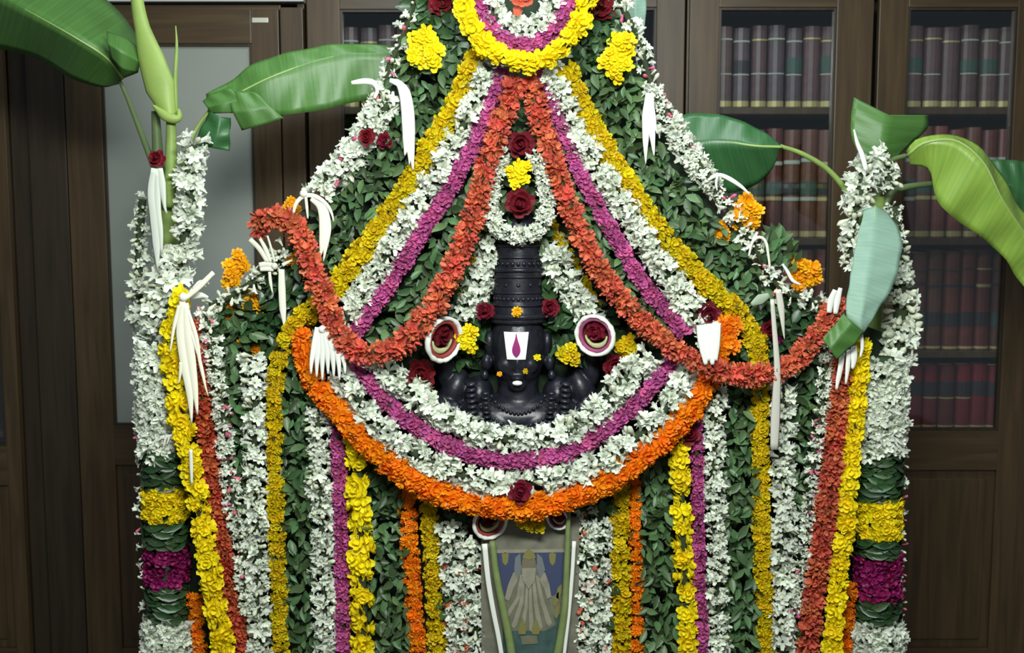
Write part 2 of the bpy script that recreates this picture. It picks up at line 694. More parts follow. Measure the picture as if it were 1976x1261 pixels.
def door(parent, x0, x1, p0, p1, ztop, zpt, zpb, zbot, pane_mat, handle=None, stilem=None):
    """framed door: outer x0..x1, pane p0..p1, from ztop to zbot, pane zpt..zpb, sunk panel below"""
    sm = stilem or WOODM
    ya, yb = YB, YB + 0.026
    d = bpy.data.objects.new('door', None)
    COL.objects.link(d)
    d.parent = parent
    d.location = Vector((x0, YB, zbot)) - parent.location
    cbox('stile', d, x0, p0, ya, yb, zbot, ztop, sm)
    cbox('stile', d, p1, x1, ya, yb, zbot, ztop, sm)
    cbox('rail', d, p0, p1, ya, yb, zpt, ztop, WOODH)
    zl = zpb - 0.13
    cbox('rail', d, p0, p1, ya, yb, zl, zpb, WOODH)
    cbox('rail', d, p0, p1, ya, yb, zbot, zbot + 0.09, WOODH)
    cbox('panel', d, p0, p1, ya + 0.012, yb, zbot + 0.09, zl, sm)
    cbox('panel_field', d, p0 + .03, p1 - .03, ya + 0.006, ya + .014, zbot + 0.12, zl - .03, sm, .003)
    # glazing bead round the pane
    b = 0.008
    cbox('bead', d, p0, p0 + b, ya + .004, yb, zpb, zpt, WOODD, .001)
    cbox('bead', d, p1 - b, p1, ya + .004, yb, zpb, zpt, WOODD, .001)
    cbox('bead', d, p0 + b, p1 - b, ya + .004, yb, zpt - b, zpt, WOODD, .001)
    cbox('bead', d, p0 + b, p1 - b, ya + .004, yb, zpb, zpb + b, WOODD, .001)
    g = cbox('pane', d, p0 + b, p1 - b, ya + .013, ya + .017, zpb + b, zpt - b, pane_mat, 0)
    if handle:
        hx, hz = handle
        k = link('handle', lathe('handle', [(.004, 0), (.005, .012), (.011, .018), (.012, .024), (.007, .029), (.001, .030)], 12), mat('handle_brass', (.30, .22, .09), .35, metal=.8), d)
        k.location = Vector((hx, ya, hz)) - d.location - parent.location
        k.rotation_euler = (math.pi / 2, 0, 0)
    return d


def bookcase(label, xa, xb, doors, shelves, ztop, frosted=False):
    o = thing('bookcase', label, 'bookcase', (0.5 * (xa + xb), YB + .2, 0))
    y0, y1 = YB + 0.027, YB + 0.36
    cbox('side_panel', o, xa, xa + .022, y0, y1, 0, ztop, WOODM)
    cbox('side_panel', o, xb - .022, xb, y0, y1, 0, ztop, WOODM)
    cbox('back_panel', o, xa + .022, xb - .022, y1 - .012, y1, 0, ztop, BACKP)
    cbox('top_panel', o, xa - .005, xb + .005, YB - .005, y1, ztop, ztop + .03, WOODM)
    cbox('plinth', o, xa, xb, y0 - .01, y0 + .01, 0, .06, WOODD)
    for z in shelves:
        cbox('shelf', o, xa + .022, xb - .022, YB + .05, y1 - .012, z - .022, z, WOODM)
    for d in doors:
        door(o, *d)
    return o


ZT = zz(-40)
SH = [zz(207, YB + .05), zz(460, YB + .05), zz(678, YB + .05), zz(832, YB + .05)]
right_case = bookcase('tall wooden bookcase with two glazed doors full of bound volumes, on the right', xx(1322), xx(2035),
    [(xx(1325), xx(1672), xx(1380), xx(1603), zz(-30), zz(14), zz(832), .07, GLASS, (xx(1655), zz(640))),
     (xx(1683), xx(2033), xx(1738), xx(1945), zz(-30), zz(14), zz(832), .07, GLASS, (xx(1700), zz(640)))], SH, ZT)
mid_case = bookcase('tall wooden bookcase half hidden behind the flower shrine', xx(596), xx(1318),
    [(xx(600), xx(956), xx(662), xx(905), zz(-30), zz(18), zz(832), .07, GLASS, None),
     (xx(960), xx(1315), xx(1015), xx(1262), zz(-30), zz(14), zz(832), .07, GLASS, None)], SH, ZT)

# left cupboard with a grey obscured pane
FROST = mat('obscured_glass', (0.26, 0.285, 0.25), 0.22, spec=0.5, noise=0.04, nscale=3)
left_case = thing('cupboard', 'wooden cupboard with one plain grey obscured-glass door, on the left', 'cupboard', (xx(330), YB + .2, 0))


def left():
    o = left_case
    y0, y1 = YB + 0.027, YB + 0.36
    xa, xb = xx(62), xx(592)
    cbox('side_panel', o, xa, xa + .022, y0, y1, 0, zz(0), WOODD)
    cbox('side_panel', o, xb - .022, xb, y0, y1, 0, zz(0), WOODM)
    cbox('back_panel', o, xa + .022, xb - .022, y1 - .012, y1, 0, zz(0), BACKP)
    cbox('plinth', o, xa, xb, y0 - .01, y0 + .01, 0, .06, WOODD)
    cbox('post', o, xa, xx(133), YB + .004, y0, 0, zz(14), WOODD)
    cbox('post', o, xx(549), xb, YB + .001, y0, 0, zz(14), WOODM)
    cbox('head_rail', o, xx(133), xx(549), YB + .010, y0, zz(19), zz(8), WOODH)
    cbox('cornice', o, xa - .005, xb + .005, YB - .012, y1, zz(4), zz(-30), mat('cornice_cream', (.45, .47, .45), .6))
    d = door(o, xx(136), xx(546), xx(205), xx(494), zz(19), zz(84), zz(822), .07, FROST, None)
    pl = link('name_plate', boxmesh('plate', -.025, .025, -.002, 0, -.0075, .0075, .0008), mat('plate_metal', (.55, .55, .45), .4, metal=.5), d)
    pl.location = Vector((xx(502, 39), YB, zz(39))) - d.location - o.location
    pl['label'] = 'small pale metal name plate'


left()
# the next cupboard, whose glazed door just enters the picture at the far left
edge_case = thing('cupboard', 'dark wooden cupboard cut off by the left edge of the picture', 'cupboard', (xx(-150), YB + .2, 0))


def edge():
    o = edge_case
    y0, y1 = YB + 0.027, YB + 0.36
    xa, xb = xx(-340), xx(21)
    cbox('side_panel', o, xa, xa + .022, y0, y1, 0, ZT, WOODD)
    cbox('side_panel', o, xb - .022, xb, y0 + .02, y1, 0, ZT, WOODD)
    cbox('back_panel', o, xa + .022, xb - .022, y1 - .012, y1, 0, ZT, BACKP)
    cbox('top_panel', o, xa, xb, y0, y1, ZT, ZT + .03, WOODM)
    cbox('plinth', o, xa, xb, y0 - .01, y0 + .01, 0, .06, WOODD)
    for z in SH:
        cbox('shelf', o, xa + .022, xb - .022, YB + .05, y1 - .012, z - .022, z, WOODM)
    door(o, xa, xx(20), xx(-290), xx(-8), zz(-30), zz(14), zz(862), .07, GLASS, None)


edge()
o = link('wall_panel', boxmesh('wall_panel', xx(22), xx(61), YB + .03, 3.9, 0, ZT), WOODD)
o['kind'] = 'structure'
o.name = 'trim_1'

# ------------------------------------------------------------------ books
BOOKC = {
    0: [(.15, .085, .090), (.13, .075, .078), (.16, .095, .092), (.12, .085, .098)],
    1: [(.21, .060, .046), (.18, .075, .052), (.16, .048, .040)],
    2: [(.16, .048, .034), (.13, .056, .036), (.17, .042, .036)],
    3: [(.20, .022, .028), (.17, .020, .024), (.14, .028, .026)],
}
BOOKC = {r_: [tuple(x * .72 for x in c_) for c_ in l_] for r_, l_ in BOOKC.items()}
GILT = mat('gilt', (.42, .36, .16), .45, metal=.25)
PAGES = mat('pages', (.40, .36, .26), .9)
LABELG = mat('spine_label_green', (.045, .085, .07), .5)
LABELW = mat('spine_label_pale', (.36, .40, .34), .6)
LABELD = mat('spine_label_dark', (.03, .028, .032), .5)
ORD = ['first', 'second', 'third', 'fourth', 'fifth', 'sixth', 'seventh', 'eighth', 'ninth', 'tenth']
SHN = ['top shelf', 'second shelf', 'third shelf', 'bottom glazed shelf']
BC = [['purple-brown', 'dull mauve', 'brown', 'grey-mauve'], ['red-brown', 'brown', 'dark red-brown'], ['dark brown-red', 'dark brown', 'deep red-brown'], ['crimson', 'dark crimson', 'dark maroon']]


def spine_mesh(w, h, d, y_out=0.0, seg=6, z0=0.0):
    """book shape: rounded spine towards the room (-y), flat boards behind"""
    vs, fs = [], []
    n = seg + 1
    prof = []
    for i in range(n):
        a = math.pi * i / seg
        prof.append((-math.cos(a) * (w / 2 + y_out), -math.sin(a) * w * .30 - y_out))
    if d:
        prof = [(-w / 2, d)] + prof + [(w / 2, d)]
    m = len(prof)
    for z in (z0, z0 + h):
        for x, y in prof:
            vs.append((x, y, z))
    for i in range(m - 1):
        fs.append((i, i + 1, m + i + 1, m + i))
    fs.append((m - 1, 0, m, 2 * m - 1))
    fs.append(tuple(range(m))[::-1])
    fs.append(tuple(range(m, 2 * m)))
    return pymesh('book', vs, fs)


def band(h, w, z0):
    """a ring of leather or gilt over the spine, proud of it"""
    me = spine_mesh(w, h, .004, .0012, 6, z0)
    return me


def books(case_name, x0, x1, rows, seed):
    rd = random.Random(seed)
    for r, (zb, zt, n) in rows.items():
        step = (x1 - x0) / n
        for i in range(n):
            w = step * rd.uniform(.84, .95)
            hgt = (zt - zb) * rd.uniform(.95, 1.0)
            ci = rd.randrange(len(BOOKC[r]))
            xc = x0 + step * (i + .5) + rd.uniform(-.002, .002)
            yf = YB + .085 + rd.uniform(0, .012)
            b = thing('book', '%s volume, %s on the %s, %s' % (BC[r][ci], ORD[i], SHN[r], case_name), 'book', (xc, yf, zb), 'bound volumes in the bookcases')
            link('cover', spine_mesh(w, hgt, .16), mat('leather_%d_%d' % (r, ci), BOOKC[r][ci], .42, noise=.18, nscale=35, spec=.4), b)
            link('page_block', boxmesh('page_block', -w * .42, w * .42, .02, .155, hgt, hgt + .001), PAGES, b)
            link('gilt_band', band(.018 if r < 2 else .008, w, .004), GILT, b)
            if r == 0:
                link('gilt_band', band(.005, w, hgt * rd.uniform(.80, .86)), GILT if rd.random() < .4 else LABELW, b)
                if rd.random() < .75:
                    link('title_label', band(hgt * rd.uniform(.14, .24), w, hgt * .44), rd.choice([LABELG, LABELG, LABELD]), b)
                if rd.random() < .6:
                    link('gilt_band', band(.004, w, hgt * .41), LABELW, b)
            elif r == 1:
                link('gilt_band', band(.012, w, hgt * rd.uniform(.66, .72)), rd.choice([GILT, LABELW, LABELW]), b)
                link('title_label', band(hgt * rd.uniform(.10, .15), w, hgt * .40), rd.choice([LABELG, LABELD, LABELG]), b)
                link('title_label', band(.014, w, hgt * .46), rd.choice([LABELW, GILT]), b)
                link('gilt_band', band(.012, w, hgt * .345), rd.choice([LABELW, GILT]), b)
            elif r == 2:
                link('gilt_band', band(.010, w, hgt * rd.uniform(.60, .68)), rd.choice([GILT, LABELD, GILT]), b)
                link('title_label', band(hgt * .14, w, hgt * .24), rd.choice([LABELG, LABELD, LABELD]), b)
                link('gilt_band', band(.005, w, hgt * .80), rd.choice([GILT, LABELD]), b)
            else:
                link('title_label', band(hgt * .22, w, hgt * .52), LABELD, b)
                if rd.random() < .5:
                    link('gilt_band', band(.004, w, hgt * .48), GILT, b)


def rowz(yo):
    YY = YB + .085
    return {0: (SH[0] + .0005, zz(48, YY)), 1: (SH[1] + .0005, zz(243, YY)), 2: (SH[2] + .0005, zz(480, YY)), 3: (SH[3] + .0005, zz(702, YY))}


RZ = rowz(0)
YY = YB + .085
books('left door of right bookcase', xx(1374, 450, YY), xx(1608, 450, YY), {r: (*RZ[r], n) for r, n in ((0, 7), (1, 7), (2, 7))}, 3)
books('right door of right bookcase', xx(1733, 450, YY), xx(1950, 450, YY), {r: (*RZ[r], n) for r, n in ((0, 6), (1, 7), (2, 7), (3, 7))}, 5)
books('middle bookcase', xx(664, 450, YY), xx(905, 450, YY), {0: (*RZ[0], 7)}, 9)

# ================================================================== SHRINE BODY
YBACK = 2.77


def backing():
    outline = [(812, -150), (1188, -150), (1205, 60), (1250, 200), (1320, 320), (1400, 430), (1470, 530), (1600, 600), (1722, 650)]
    left_ = [(300, 670), (420, 600), (540, 500), (640, 370), (745, 210), (780, 60)]
    top = [P(a, b, YBACK) for a, b in outline]
    lf = [P(a, b, YBACK) for a, b in left_]
    pts = top + [Vector((top[-1].x, YBACK, 0)), Vector((lf[0].x, YBACK, 0))] + lf
    n = len(pts)
    vs = pts + [p + Vector((0, .04, 0)) for p in pts]
    fs = [tuple(range(n))[::-1], tuple(range(n, 2 * n))] + [(i, (i + 1) % n, n + (i + 1) % n, n + i) for i in range(n)]
    org = Vector((0, YBACK, 0))
    o = link('backdrop_board', pymesh('backdrop', [v - org for v in vs], fs), CLOTH, None, org)
    tag(o, 'dark cloth-covered board that carries the garlands of the shrine', 'backdrop')


backing()

# ------------------------------------------------------------------ black stone idol
YI = 2.715   # axis of the figure


def idol():
    k = mpp(2.66)
    c0 = P(1000, 900, 2.66)
    base = Vector((c0.x, YI, c0.z))
    z_of = lambda py: P(1000, py, 2.66).z - base.z
    root = thing('idol', 'black stone idol with tall crown and white forehead mark amid the garlands', 'statue', base)
    bm = bmesh.new()

    def ball(px, py, rx, ry, rz, dy=0.0, rot=None, seg=24):
        m = Matrix.Translation(((px - 1000) * k, dy, z_of(py)))
        if rot:
            m = m @ Matrix.Rotation(rot, 4, 'Y')
        bmesh.ops.create_uvsphere(bm, u_segments=seg, v_segments=16, radius=1, matrix=m @ Matrix.Diagonal((rx * k, ry * k, rz * k, 1)))

    def turned(prof, sy=1.0, seg=32):
        rings = []
        for r, py in prof:
            rings.append([bm.verts.new((r * k * math.cos(2 * math.pi * i / seg), r * k * math.sin(2 * math.pi * i / seg) * sy, z_of(py))) for i in range(seg)])
        for a, b in zip(rings, rings[1:]):
            for i in range(seg):
                bm.faces.new((a[i], a[(i + 1) % seg], b[(i + 1) % seg], b[i]))
        bm.faces.new(rings[0][::-1])
        bm.faces.new(rings[-1])

    # crown and head
    turned([(57, 626), (55, 606), (50, 585), (48, 550), (46, 520), (44, 490), (42, 465), (34, 430), (22, 405), (8, 392)][::1])
    ball(1000, 672, 55, 57, 84)
    ball(1000, 700, 49, 56, 60, -.004)
    # nose, cheeks, lips, chin
    ball(998, 700, 8, 9, 16, -.069)
    ball(998, 708, 12, 8, 7, -.068)
    ball(977, 706, 19, 14, 18, -.052)
    ball(1021, 706, 19, 14, 18, -.052)
    ball(998, 723, 16, 7, 4, -.064)
    ball(998, 730, 13, 7, 4.5, -.063)
    ball(998, 745, 18, 14, 13, -.050)
    # ears with long lobes
    for s in (-1, 1):
        ball(1000 + s * 58, 668, 10, 16, 26)
        ball(1000 + s * 63, 706, 11, 14, 18)
    # neck, shoulders, chest
    turned([(60, 800), (44, 775), (40, 750), (44, 720)])
    ball(1000, 812, 165, 62, 48)
    ball(1000, 880, 128, 66, 105)
    ball(955, 830, 62, 60, 50, -.012)
    ball(1045, 830, 62, 60, 50, -.012)
    for s in (-1, 1):
        ball(1000 + s * 146, 820, 46, 50, 56)
        ball(1000 + s * 158, 880, 40, 44, 95)
        # raised rear arm that carries the rosette
        ball(1000 + s * 128, 765, 28, 34, 50, .012, rot=-s * .35)
        ball(1000 + s * 144, 715, 19, 22, 40, .006, rot=-s * .1)
        ball(1000 + s * 146, 688, 17, 20, 22, -.008)
        ball(1000 + s * 78, 770, 30, 40, 40, .0)
    # waist goes down to the pedestal
    turned([(120, 985), (118, 940), (112, 890), (100, 850)], .62)
    bmesh.ops.recalc_face_normals(bm, faces=bm.faces[:])
    me = bpy.data.meshes.new('body')
    bm.to_mesh(me)
    bm.free()
    body = link('body', me, STONE, root)
    rm = body.modifiers.new('join', 'REMESH')
    rm.mode = 'VOXEL'
    rm.voxel_size = 0.0032
    rm.use_smooth_shade = True
    sm = body.modifiers.new('soft', 'SMOOTH')
    sm.factor = .5
    sm.iterations = 3
    # crown bands
    for r, py, t in ((44.5, 474, 3.0), (46.5, 497, 2.2), (48, 522, 3.6), (49, 535, 2.0), (50, 566, 2.0), (53.5, 590, 2.4), (57.5, 612, 4.2)):
        bmt = bmesh.new()
        seg, sd = 40, 8
        rg = []
        for i in range(seg):
            a = 2 * math.pi * i / seg
            rg.append([bmt.verts.new(((r + t * math.cos(q)) * k * math.cos(a), (r + t * math.cos(q)) * k * math.sin(a), t * 1.2 * k * math.sin(q))) for q in [2 * math.pi * j / sd for j in range(sd)]])
        for i in range(seg):
            for j in range(sd):
                bmt.faces.new((rg[i][j], rg[(i + 1) % seg][j], rg[(i + 1) % seg][(j + 1) % sd], rg[i][(j + 1) % sd]))
        for f in bmt.faces:
            f.smooth = True
        mt = bpy.data.meshes.new('band')
        bmt.to_mesh(mt)
        bmt.free()
        link('crown_band', mt, STONE2, root, (0, 0, z_of(py)))
    # bosses of the crown
    boss = lathe('boss', [(.0050, -.002), (.0048, .0003), (.003, .0016), (.001, .002)], 10)
    boss.materials.append(STONE2)
    for r, py, cnt in ((48.5, 510, 11), (51, 578, 13), (49, 551, 5)):
        for i in range(cnt):
            a = math.radians(-90 + (i - (cnt - 1) / 2) * (150 / cnt))
            b_ = link('boss', boss, None, root, (r * k * math.cos(a), r * k * math.sin(a), z_of(py)))
            b_.rotation_euler = Vector((math.cos(a), math.sin(a), 0)).to_track_quat('Z', 'Y').to_euler()
    # carved collar ropes: stacked ribs beside the neck, then bead rows
    rib = lathe('rib', [(.002, -.0042), (.009, -.003), (.0125, 0), (.009, .003), (.002, .0042)], 12)
    rib.materials.append(STONE2)
    for s in (-1, 1):
        for i in range(9):
            px, py = 1000 + s * (92 - i * .6), 738 + i * 10.5
            b_ = link('rib', rib, None, root, ((px - 1000) * k, -.078 - .0012 * min(i, 5), z_of(py)))
            b_.rotation_euler = (math.radians(12), s * .08, 0)
            b_.scale = (1.25, 1.25, 1.35)
        for i in range(7):
            px, py = 1000 + s * (64 - i * .6), 756 + i * 9.0
            b_ = link('rib', rib, None, root, ((px - 1000) * k, -.083, z_of(py)))
            b_.scale = (.95, .95, 1.05)
    bead = lathe('bead', [(.0008, -.005), (.0036, -.0036), (.005, 0), (.0036, .0036), (.0008, .005)], 10)
    bead.materials.append(STONE2)
    for (w, y0_, dp, n, dy) in ((52, 765, 30, 15, -.078), (80, 772, 48, 21, -.088), (112, 785, 62, 27, -.088)):
        for i in range(n):
            t = -1 + 2 * i / (n - 1)
            b_ = link('bead', bead, None, root, (t * w * k, dy * (1 - .25 * t * t), z_of(y0_ + dp * (1 - t * t) ** .8)))
    # pendant and shoulder plates
    pend = lathe('pendant', [(.001, -.02), (.012, -.012), (.016, 0), (.012, .010), (.003, .018)], 14, 1, .5)
    link('pendant', pend, STONE2, root, (0, -.088, z_of(838)))
    for s in (-1, 1):
        ep = lathe('epaulette', [(.030, 0), (.027, .008), (.018, .014), (.008, .018), (.001, .019)], 16, 1.0, .8)
        e = link('epaulette', ep, STONE2, root, (s * 132 * k, -.055, z_of(790)))
        e.rotation_euler = (math.radians(75), 0, s * .3)
        er = lathe('earring', [(.003, -.012), (.008, -.009), (.010, 0), (.007, .009), (.003, .012)], 14)
        link('earring', er, STONE2, root, (s * 66 * k, -.022, z_of(728)))

    # forehead mark lies on the curve of the face
    def face_y(x, z):
        zc = z_of(672)
        q = 1 - (x / (55 * k)) ** 2 - ((z - zc) / (84 * k)) ** 2
        return -57 * k * math.sqrt(max(q, .02))

    def patch(nm, outline, m, off, thick):
        """outline rows: (py, x_left, x_right)"""
        vs, fs = [], []
        nc = 7
        for py, a, b in outline:
            for j in range(nc):
                x = (a + (b - a) * j / (nc - 1) - 1000) * k
                z = z_of(py)
                vs.append((x, face_y(x, z) - off, z))
        nr = len(outline)
        tot = len(vs)
        vs += [(x, y + thick, z) for x, y, z in vs]
        for i in range(nr - 1):
            for j in range(nc - 1):
                a = i * nc + j
                fs.append((a, a + 1, a + nc + 1, a + nc))
                fs.append((tot + a, tot + a + nc, tot + a + nc + 1, tot + a + 1))
        rim = [j for j in range(nc)] + [i * nc + nc - 1 for i in range(1, nr)] + [(nr - 1) * nc + j for j in range(nc - 2, -1, -1)] + [i * nc for i in range(nr - 2, 0, -1)]
        for a, b in zip(rim, rim[1:] + rim[:1]):
            fs.append((a, tot + a, tot + b, b))
        return link(nm, pymesh(nm, vs, fs), m, root)

    t1 = patch('forehead_mark', [(640 + i * 6.5, 972 + i * .75, 1020 - i * .75) for i in range(9)], mat('camphor_white', (.86, .86, .84), .7), .0095, .006)
    t1['label'] = 'white block-shaped forehead mark'
    drop = []
    for i in range(10):
        t = i / 9
        w = .9 + 7.2 * (math.sin(math.pi * min(1, t ** 1.9)) ** .85 if t > .02 else 0)
        drop.append((643 + 44 * t, 996 - w, 996 + w))
    t2 = patch('forehead_streak', drop, mat('kumkum_magenta', (.26, .02, .14), .7), .0122, .003)
    t2['label'] = 'magenta drop-shaped streak'
    cd_ = lathe('chin_dab', [(.001, -.006), (.010, -.004), (.0125, 0), (.010, .004), (.001, .006)], 14, 1, .6)
    link('chin_dab', cd_, mat('camphor_white', (.86, .86, .84), .7), root, ((998 - 1000) * k, -.079, z_of(737)))['label'] = 'small white dab on the chin'
    return root, k, base


IDOL, KI, IB = idol()


def pedestal():
    z1 = P(1000, 960, 2.66).z
    o = thing('pedestal', 'stepped dark wooden pedestal under the black idol', 'pedestal', (P(1000, 960, 2.66).x, YI, 0))
    x = o.location.x
    cbox('base_step', o, x - .26, x + .26, 2.69, 2.765, 0, .12, WOODD, .006)
    cbox('body', o, x - .22, x + .22, 2.70, 2.765, .12, z1 - .05, WOODM, .004)
    cbox('top_step', o, x - .25, x + .25, 2.692, 2.765, z1 - .05, z1 - .0, WOODD, .006)


pedestal()

# petals fallen on the idol
def single(name, label, cat, kind, px, py, Y, size, face=None, group=None):
    me = random.choice(V[kind])
    o = link(name, me, None, None, P(px, py, Y))
    s = size * mpp(Y)
    o.scale = (s, s, s)
    z = Vector(face) if face else Vector((U(-.25, .25), -1, U(-.1, .35)))
    o.rotation_euler = orient(z.normalized()).to_euler()
    tag(o, label, cat, group)
    return o


single('petal_flower', 'yellow and peach blossom lodged on the crown band above the forehead mark', 'flower', 'amber', 998, 602, 2.628, 12)
single('petal_flower', 'tiny yellow petal on the cheek right of the forehead mark', 'flower', 'yellow', 1037, 690, 2.645, 8)
single('petal_flower', 'tiny dull yellow petal beside the mouth of the idol', 'flower', 'gold', 1014, 717, 2.628, 6)
single('petal_flower', 'tiny buff petal under the left cheek of the idol', 'flower', 'amber', 964, 722, 2.64, 6)

# ================================================================== LEAF MATS
leaf_mat('leaf_spray', 'wide mat of small green leaves along the upper left slope', [(795, 20), (905, 105), (870, 200), (800, 330), (710, 460), (650, 545), (575, 600), (560, 520), (600, 420), (650, 350), (740, 240), (765, 130)], 2.73, 15, 29)
leaf_mat('leaf_spray', 'wide mat of small green leaves along the upper right slope', [(1120, 100), (1185, 20), (1225, 130), (1270, 250), (1340, 360), (1420, 460), (1490, 570), (1460, 620), (1380, 540), (1280, 430), (1190, 300), (1130, 180)], 2.73, 15, 29)
leaf_mat('leaf_spray', 'narrow triangle of green leaves between the left magenta and coral strands', [(985, 190), (955, 300), (925, 420), (890, 520), (820, 610), (750, 665), (705, 650), (780, 545), (850, 440), (920, 300)], 2.715, 14, 32)
leaf_mat('leaf_spray', 'narrow strip of green leaves between the right coral and magenta strands', [(1040, 190), (1085, 260), (1140, 370), (1190, 470), (1250, 570), (1310, 640), (1260, 650), (1190, 570), (1120, 460), (1075, 340)], 2.715, 14, 30)
leaf_mat('leaf_spray', 'small patch of leaves at the peak above the red roses', [(1005, 180), (1045, 260), (1075, 400), (1060, 480), (940, 480), (945, 380), (965, 270)], 2.735, 15, 32)
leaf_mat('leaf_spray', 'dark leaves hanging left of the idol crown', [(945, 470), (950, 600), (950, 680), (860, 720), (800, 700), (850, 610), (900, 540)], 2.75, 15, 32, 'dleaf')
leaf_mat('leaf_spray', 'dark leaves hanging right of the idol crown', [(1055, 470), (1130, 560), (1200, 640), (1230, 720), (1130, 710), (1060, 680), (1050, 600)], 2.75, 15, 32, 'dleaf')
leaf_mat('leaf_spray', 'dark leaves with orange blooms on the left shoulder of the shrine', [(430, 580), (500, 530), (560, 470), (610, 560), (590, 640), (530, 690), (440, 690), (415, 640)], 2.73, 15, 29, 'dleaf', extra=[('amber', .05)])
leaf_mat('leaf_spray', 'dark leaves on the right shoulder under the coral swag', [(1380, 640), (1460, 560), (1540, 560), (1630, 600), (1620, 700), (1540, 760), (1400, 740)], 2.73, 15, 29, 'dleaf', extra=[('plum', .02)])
leaf_mat('leaf_spray', 'sprig of broad leaves standing at the right shoulder beside the amber marigold', [(1465, 455), (1500, 450), (1540, 490), (1530, 530), (1480, 530)], 2.71, 13, 34, 'leaf', flow=(.3, .8), depth=.05)
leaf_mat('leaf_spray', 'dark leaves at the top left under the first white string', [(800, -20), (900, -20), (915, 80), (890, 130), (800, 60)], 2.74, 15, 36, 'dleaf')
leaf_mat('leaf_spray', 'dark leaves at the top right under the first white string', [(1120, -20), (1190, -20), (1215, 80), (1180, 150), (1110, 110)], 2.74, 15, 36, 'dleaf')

# hanging leaf strands of the curtain
leaf_strand('leaf_garland', 'leaf strand hanging between the outer pink-dotted string and white strand, left', [(450, 600), (455, 800), (462, 1000), (475, 1275)], 62, 2.70)
leaf_strand('leaf_garland', 'leaf strand hanging right of the narrow gold strand, left half', [(575, 620), (575, 850), (580, 1050), (585, 1275)], 66, 2.69)
leaf_strand('leaf_garland', 'leaf strand hanging between lemon-yellow blooms and orange strand, left half', [(745, 880), (750, 1050), (757, 1275)], 78, 2.69)
leaf_strand('leaf_garland', 'leaf strand hanging between orange strand and yellow strand, right half', [(1268, 840), (1268, 1050), (1270, 1275)], 72, 2.69)
leaf_strand('leaf_garland', 'leaf strand hanging between white and gold strands, right half', [(1428, 700), (1428, 900), (1432, 1050), (1436, 1275)], 66, 2.69)
leaf_strand('leaf_garland', 'dark leaf strand hanging behind the pink-dotted string, right', [(1550, 690), (1550, 850), (1545, 1000), (1540, 1275)], 60, 2.71)
leaf_strand('leaf_garland', 'dim leaf strand left of the white strand beside the picture', [(870, 960), (872, 1100), (880, 1275)], 64, 2.695, 'dleaf')
leaf_strand('leaf_garland', 'dim leaf strand right of the picture behind the red-dotted strand', [(1140, 950), (1150, 1100), (1155, 1275)], 76, 2.695, 'dleaf')

# ================================================================== CURTAIN STRANDS
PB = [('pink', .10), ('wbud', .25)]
garland('flower_garland', 'bright lemon-yellow garland hanging from the bow on the left column', [(352, 580, 2.62), (330, 640), (332, 700), (345, 790), (365, 880), (382, 960), (395, 1040), (408, 1120), (422, 1200), (437, 1280)], 54, 'bigyellow', 2.615)
garland('flower_garland', 'rust-red garland beside the lemon-yellow one on the left', [(372, 625), (383, 700), (393, 800), (405, 900), (424, 1000), (437, 1100), (455, 1200), (468, 1280)], 44, 'rust', 2.65)
garland('flower_garland', 'thin white garland with pink buds running down left of the leaf strand', [(398, 600), (412, 700), (430, 800), (440, 900), (456, 1000), (470, 1090), (478, 1180)], 38, 'white', 2.645, PB)
garland('flower_garland', 'straight white garland left of the narrow gold strand', [(490, 690), (493, 850), (498, 1050), (502, 1280)], 50, 'white', 2.65, [('wbud', .15)], step=11)
garland('flower_garland', 'narrow gold garland curling off the left shoulder', [(606, 590), (570, 620), (548, 665), (532, 730), (530, 850), (533, 1000), (538, 1130), (541, 1280)], 42, 'gold', 2.655)
garland('flower_garland', 'straight white garland left of the magenta strand, left half', [(612, 790), (618, 950), (626, 1100), (632, 1280)], 50, 'white', 2.655, [('wbud', .15)])
garland('flower_garland', 'magenta garland hanging straight in the left half', [(648, 790), (656, 950), (660, 1100), (662, 1280)], 40, 'magenta', 2.655)
garland('flower_garland', 'lemon-yellow garland of large blooms in the left half', [(688, 850), (694, 1000), (699, 1130), (702, 1280)], 62, 'bigyellow', 2.645, around=2, step=24)
garland('flower_garland', 'orange garland hanging left of the picture', [(783, 930), (790, 1050), (800, 1170), (806, 1280)], 44, 'orange', 2.665)
garland('flower_garland', 'dull gold garland hanging left of the picture', [(826, 950), (833, 1050), (840, 1170), (846, 1280)], 46, 'gold', 2.66)
garland('flower_garland', 'white garland with coral dots, left of the picture, outer strand', [(868, 1020), (875, 1120), (885, 1280)], 50, 'white', 2.655, [('coralbud', .07), ('wbud', .15)])
garland('flower_garland', 'white garland with coral dots touching the left side of the picture', [(906, 1040), (912, 1130), (922, 1280)], 48, 'white', 2.655, [('coralbud', .10), ('wbud', .15)])
garland('flower_garland', 'white garland with red dots touching the right side of the picture', [(1130, 985), (1128, 1120), (1122, 1280)], 44, 'white', 2.655, [('coralbud', .12), ('wbud', .2)])
garland('flower_garland', 'white garland with red dots, right of the picture, outer strand', [(1160, 1010), (1160, 1120), (1158, 1280)], 46, 'white', 2.655, [('coralbud', .07), ('wbud', .2)])
garland('flower_garland', 'dull gold garland hanging right of the picture', [(1196, 920), (1196, 1050), (1198, 1170), (1200, 1280)], 48, 'gold', 2.66)
garland('flower_garland', 'thin orange garland hanging right of the picture', [(1222, 900), (1226, 1020), (1228, 1150), (1228, 1280)], 34, 'orange', 2.665)
garland('flower_garland', 'lemon-yellow garland of large blooms in the right half', [(1308, 800), (1314, 950), (1320, 1100), (1328, 1280)], 50, 'bigyellow', 2.645, around=2, step=22)
garland('flower_garland', 'magenta garland hanging straight in the right half', [(1342, 760), (1345, 900), (1348, 1080), (1356, 1280)], 36, 'magenta', 2.655)
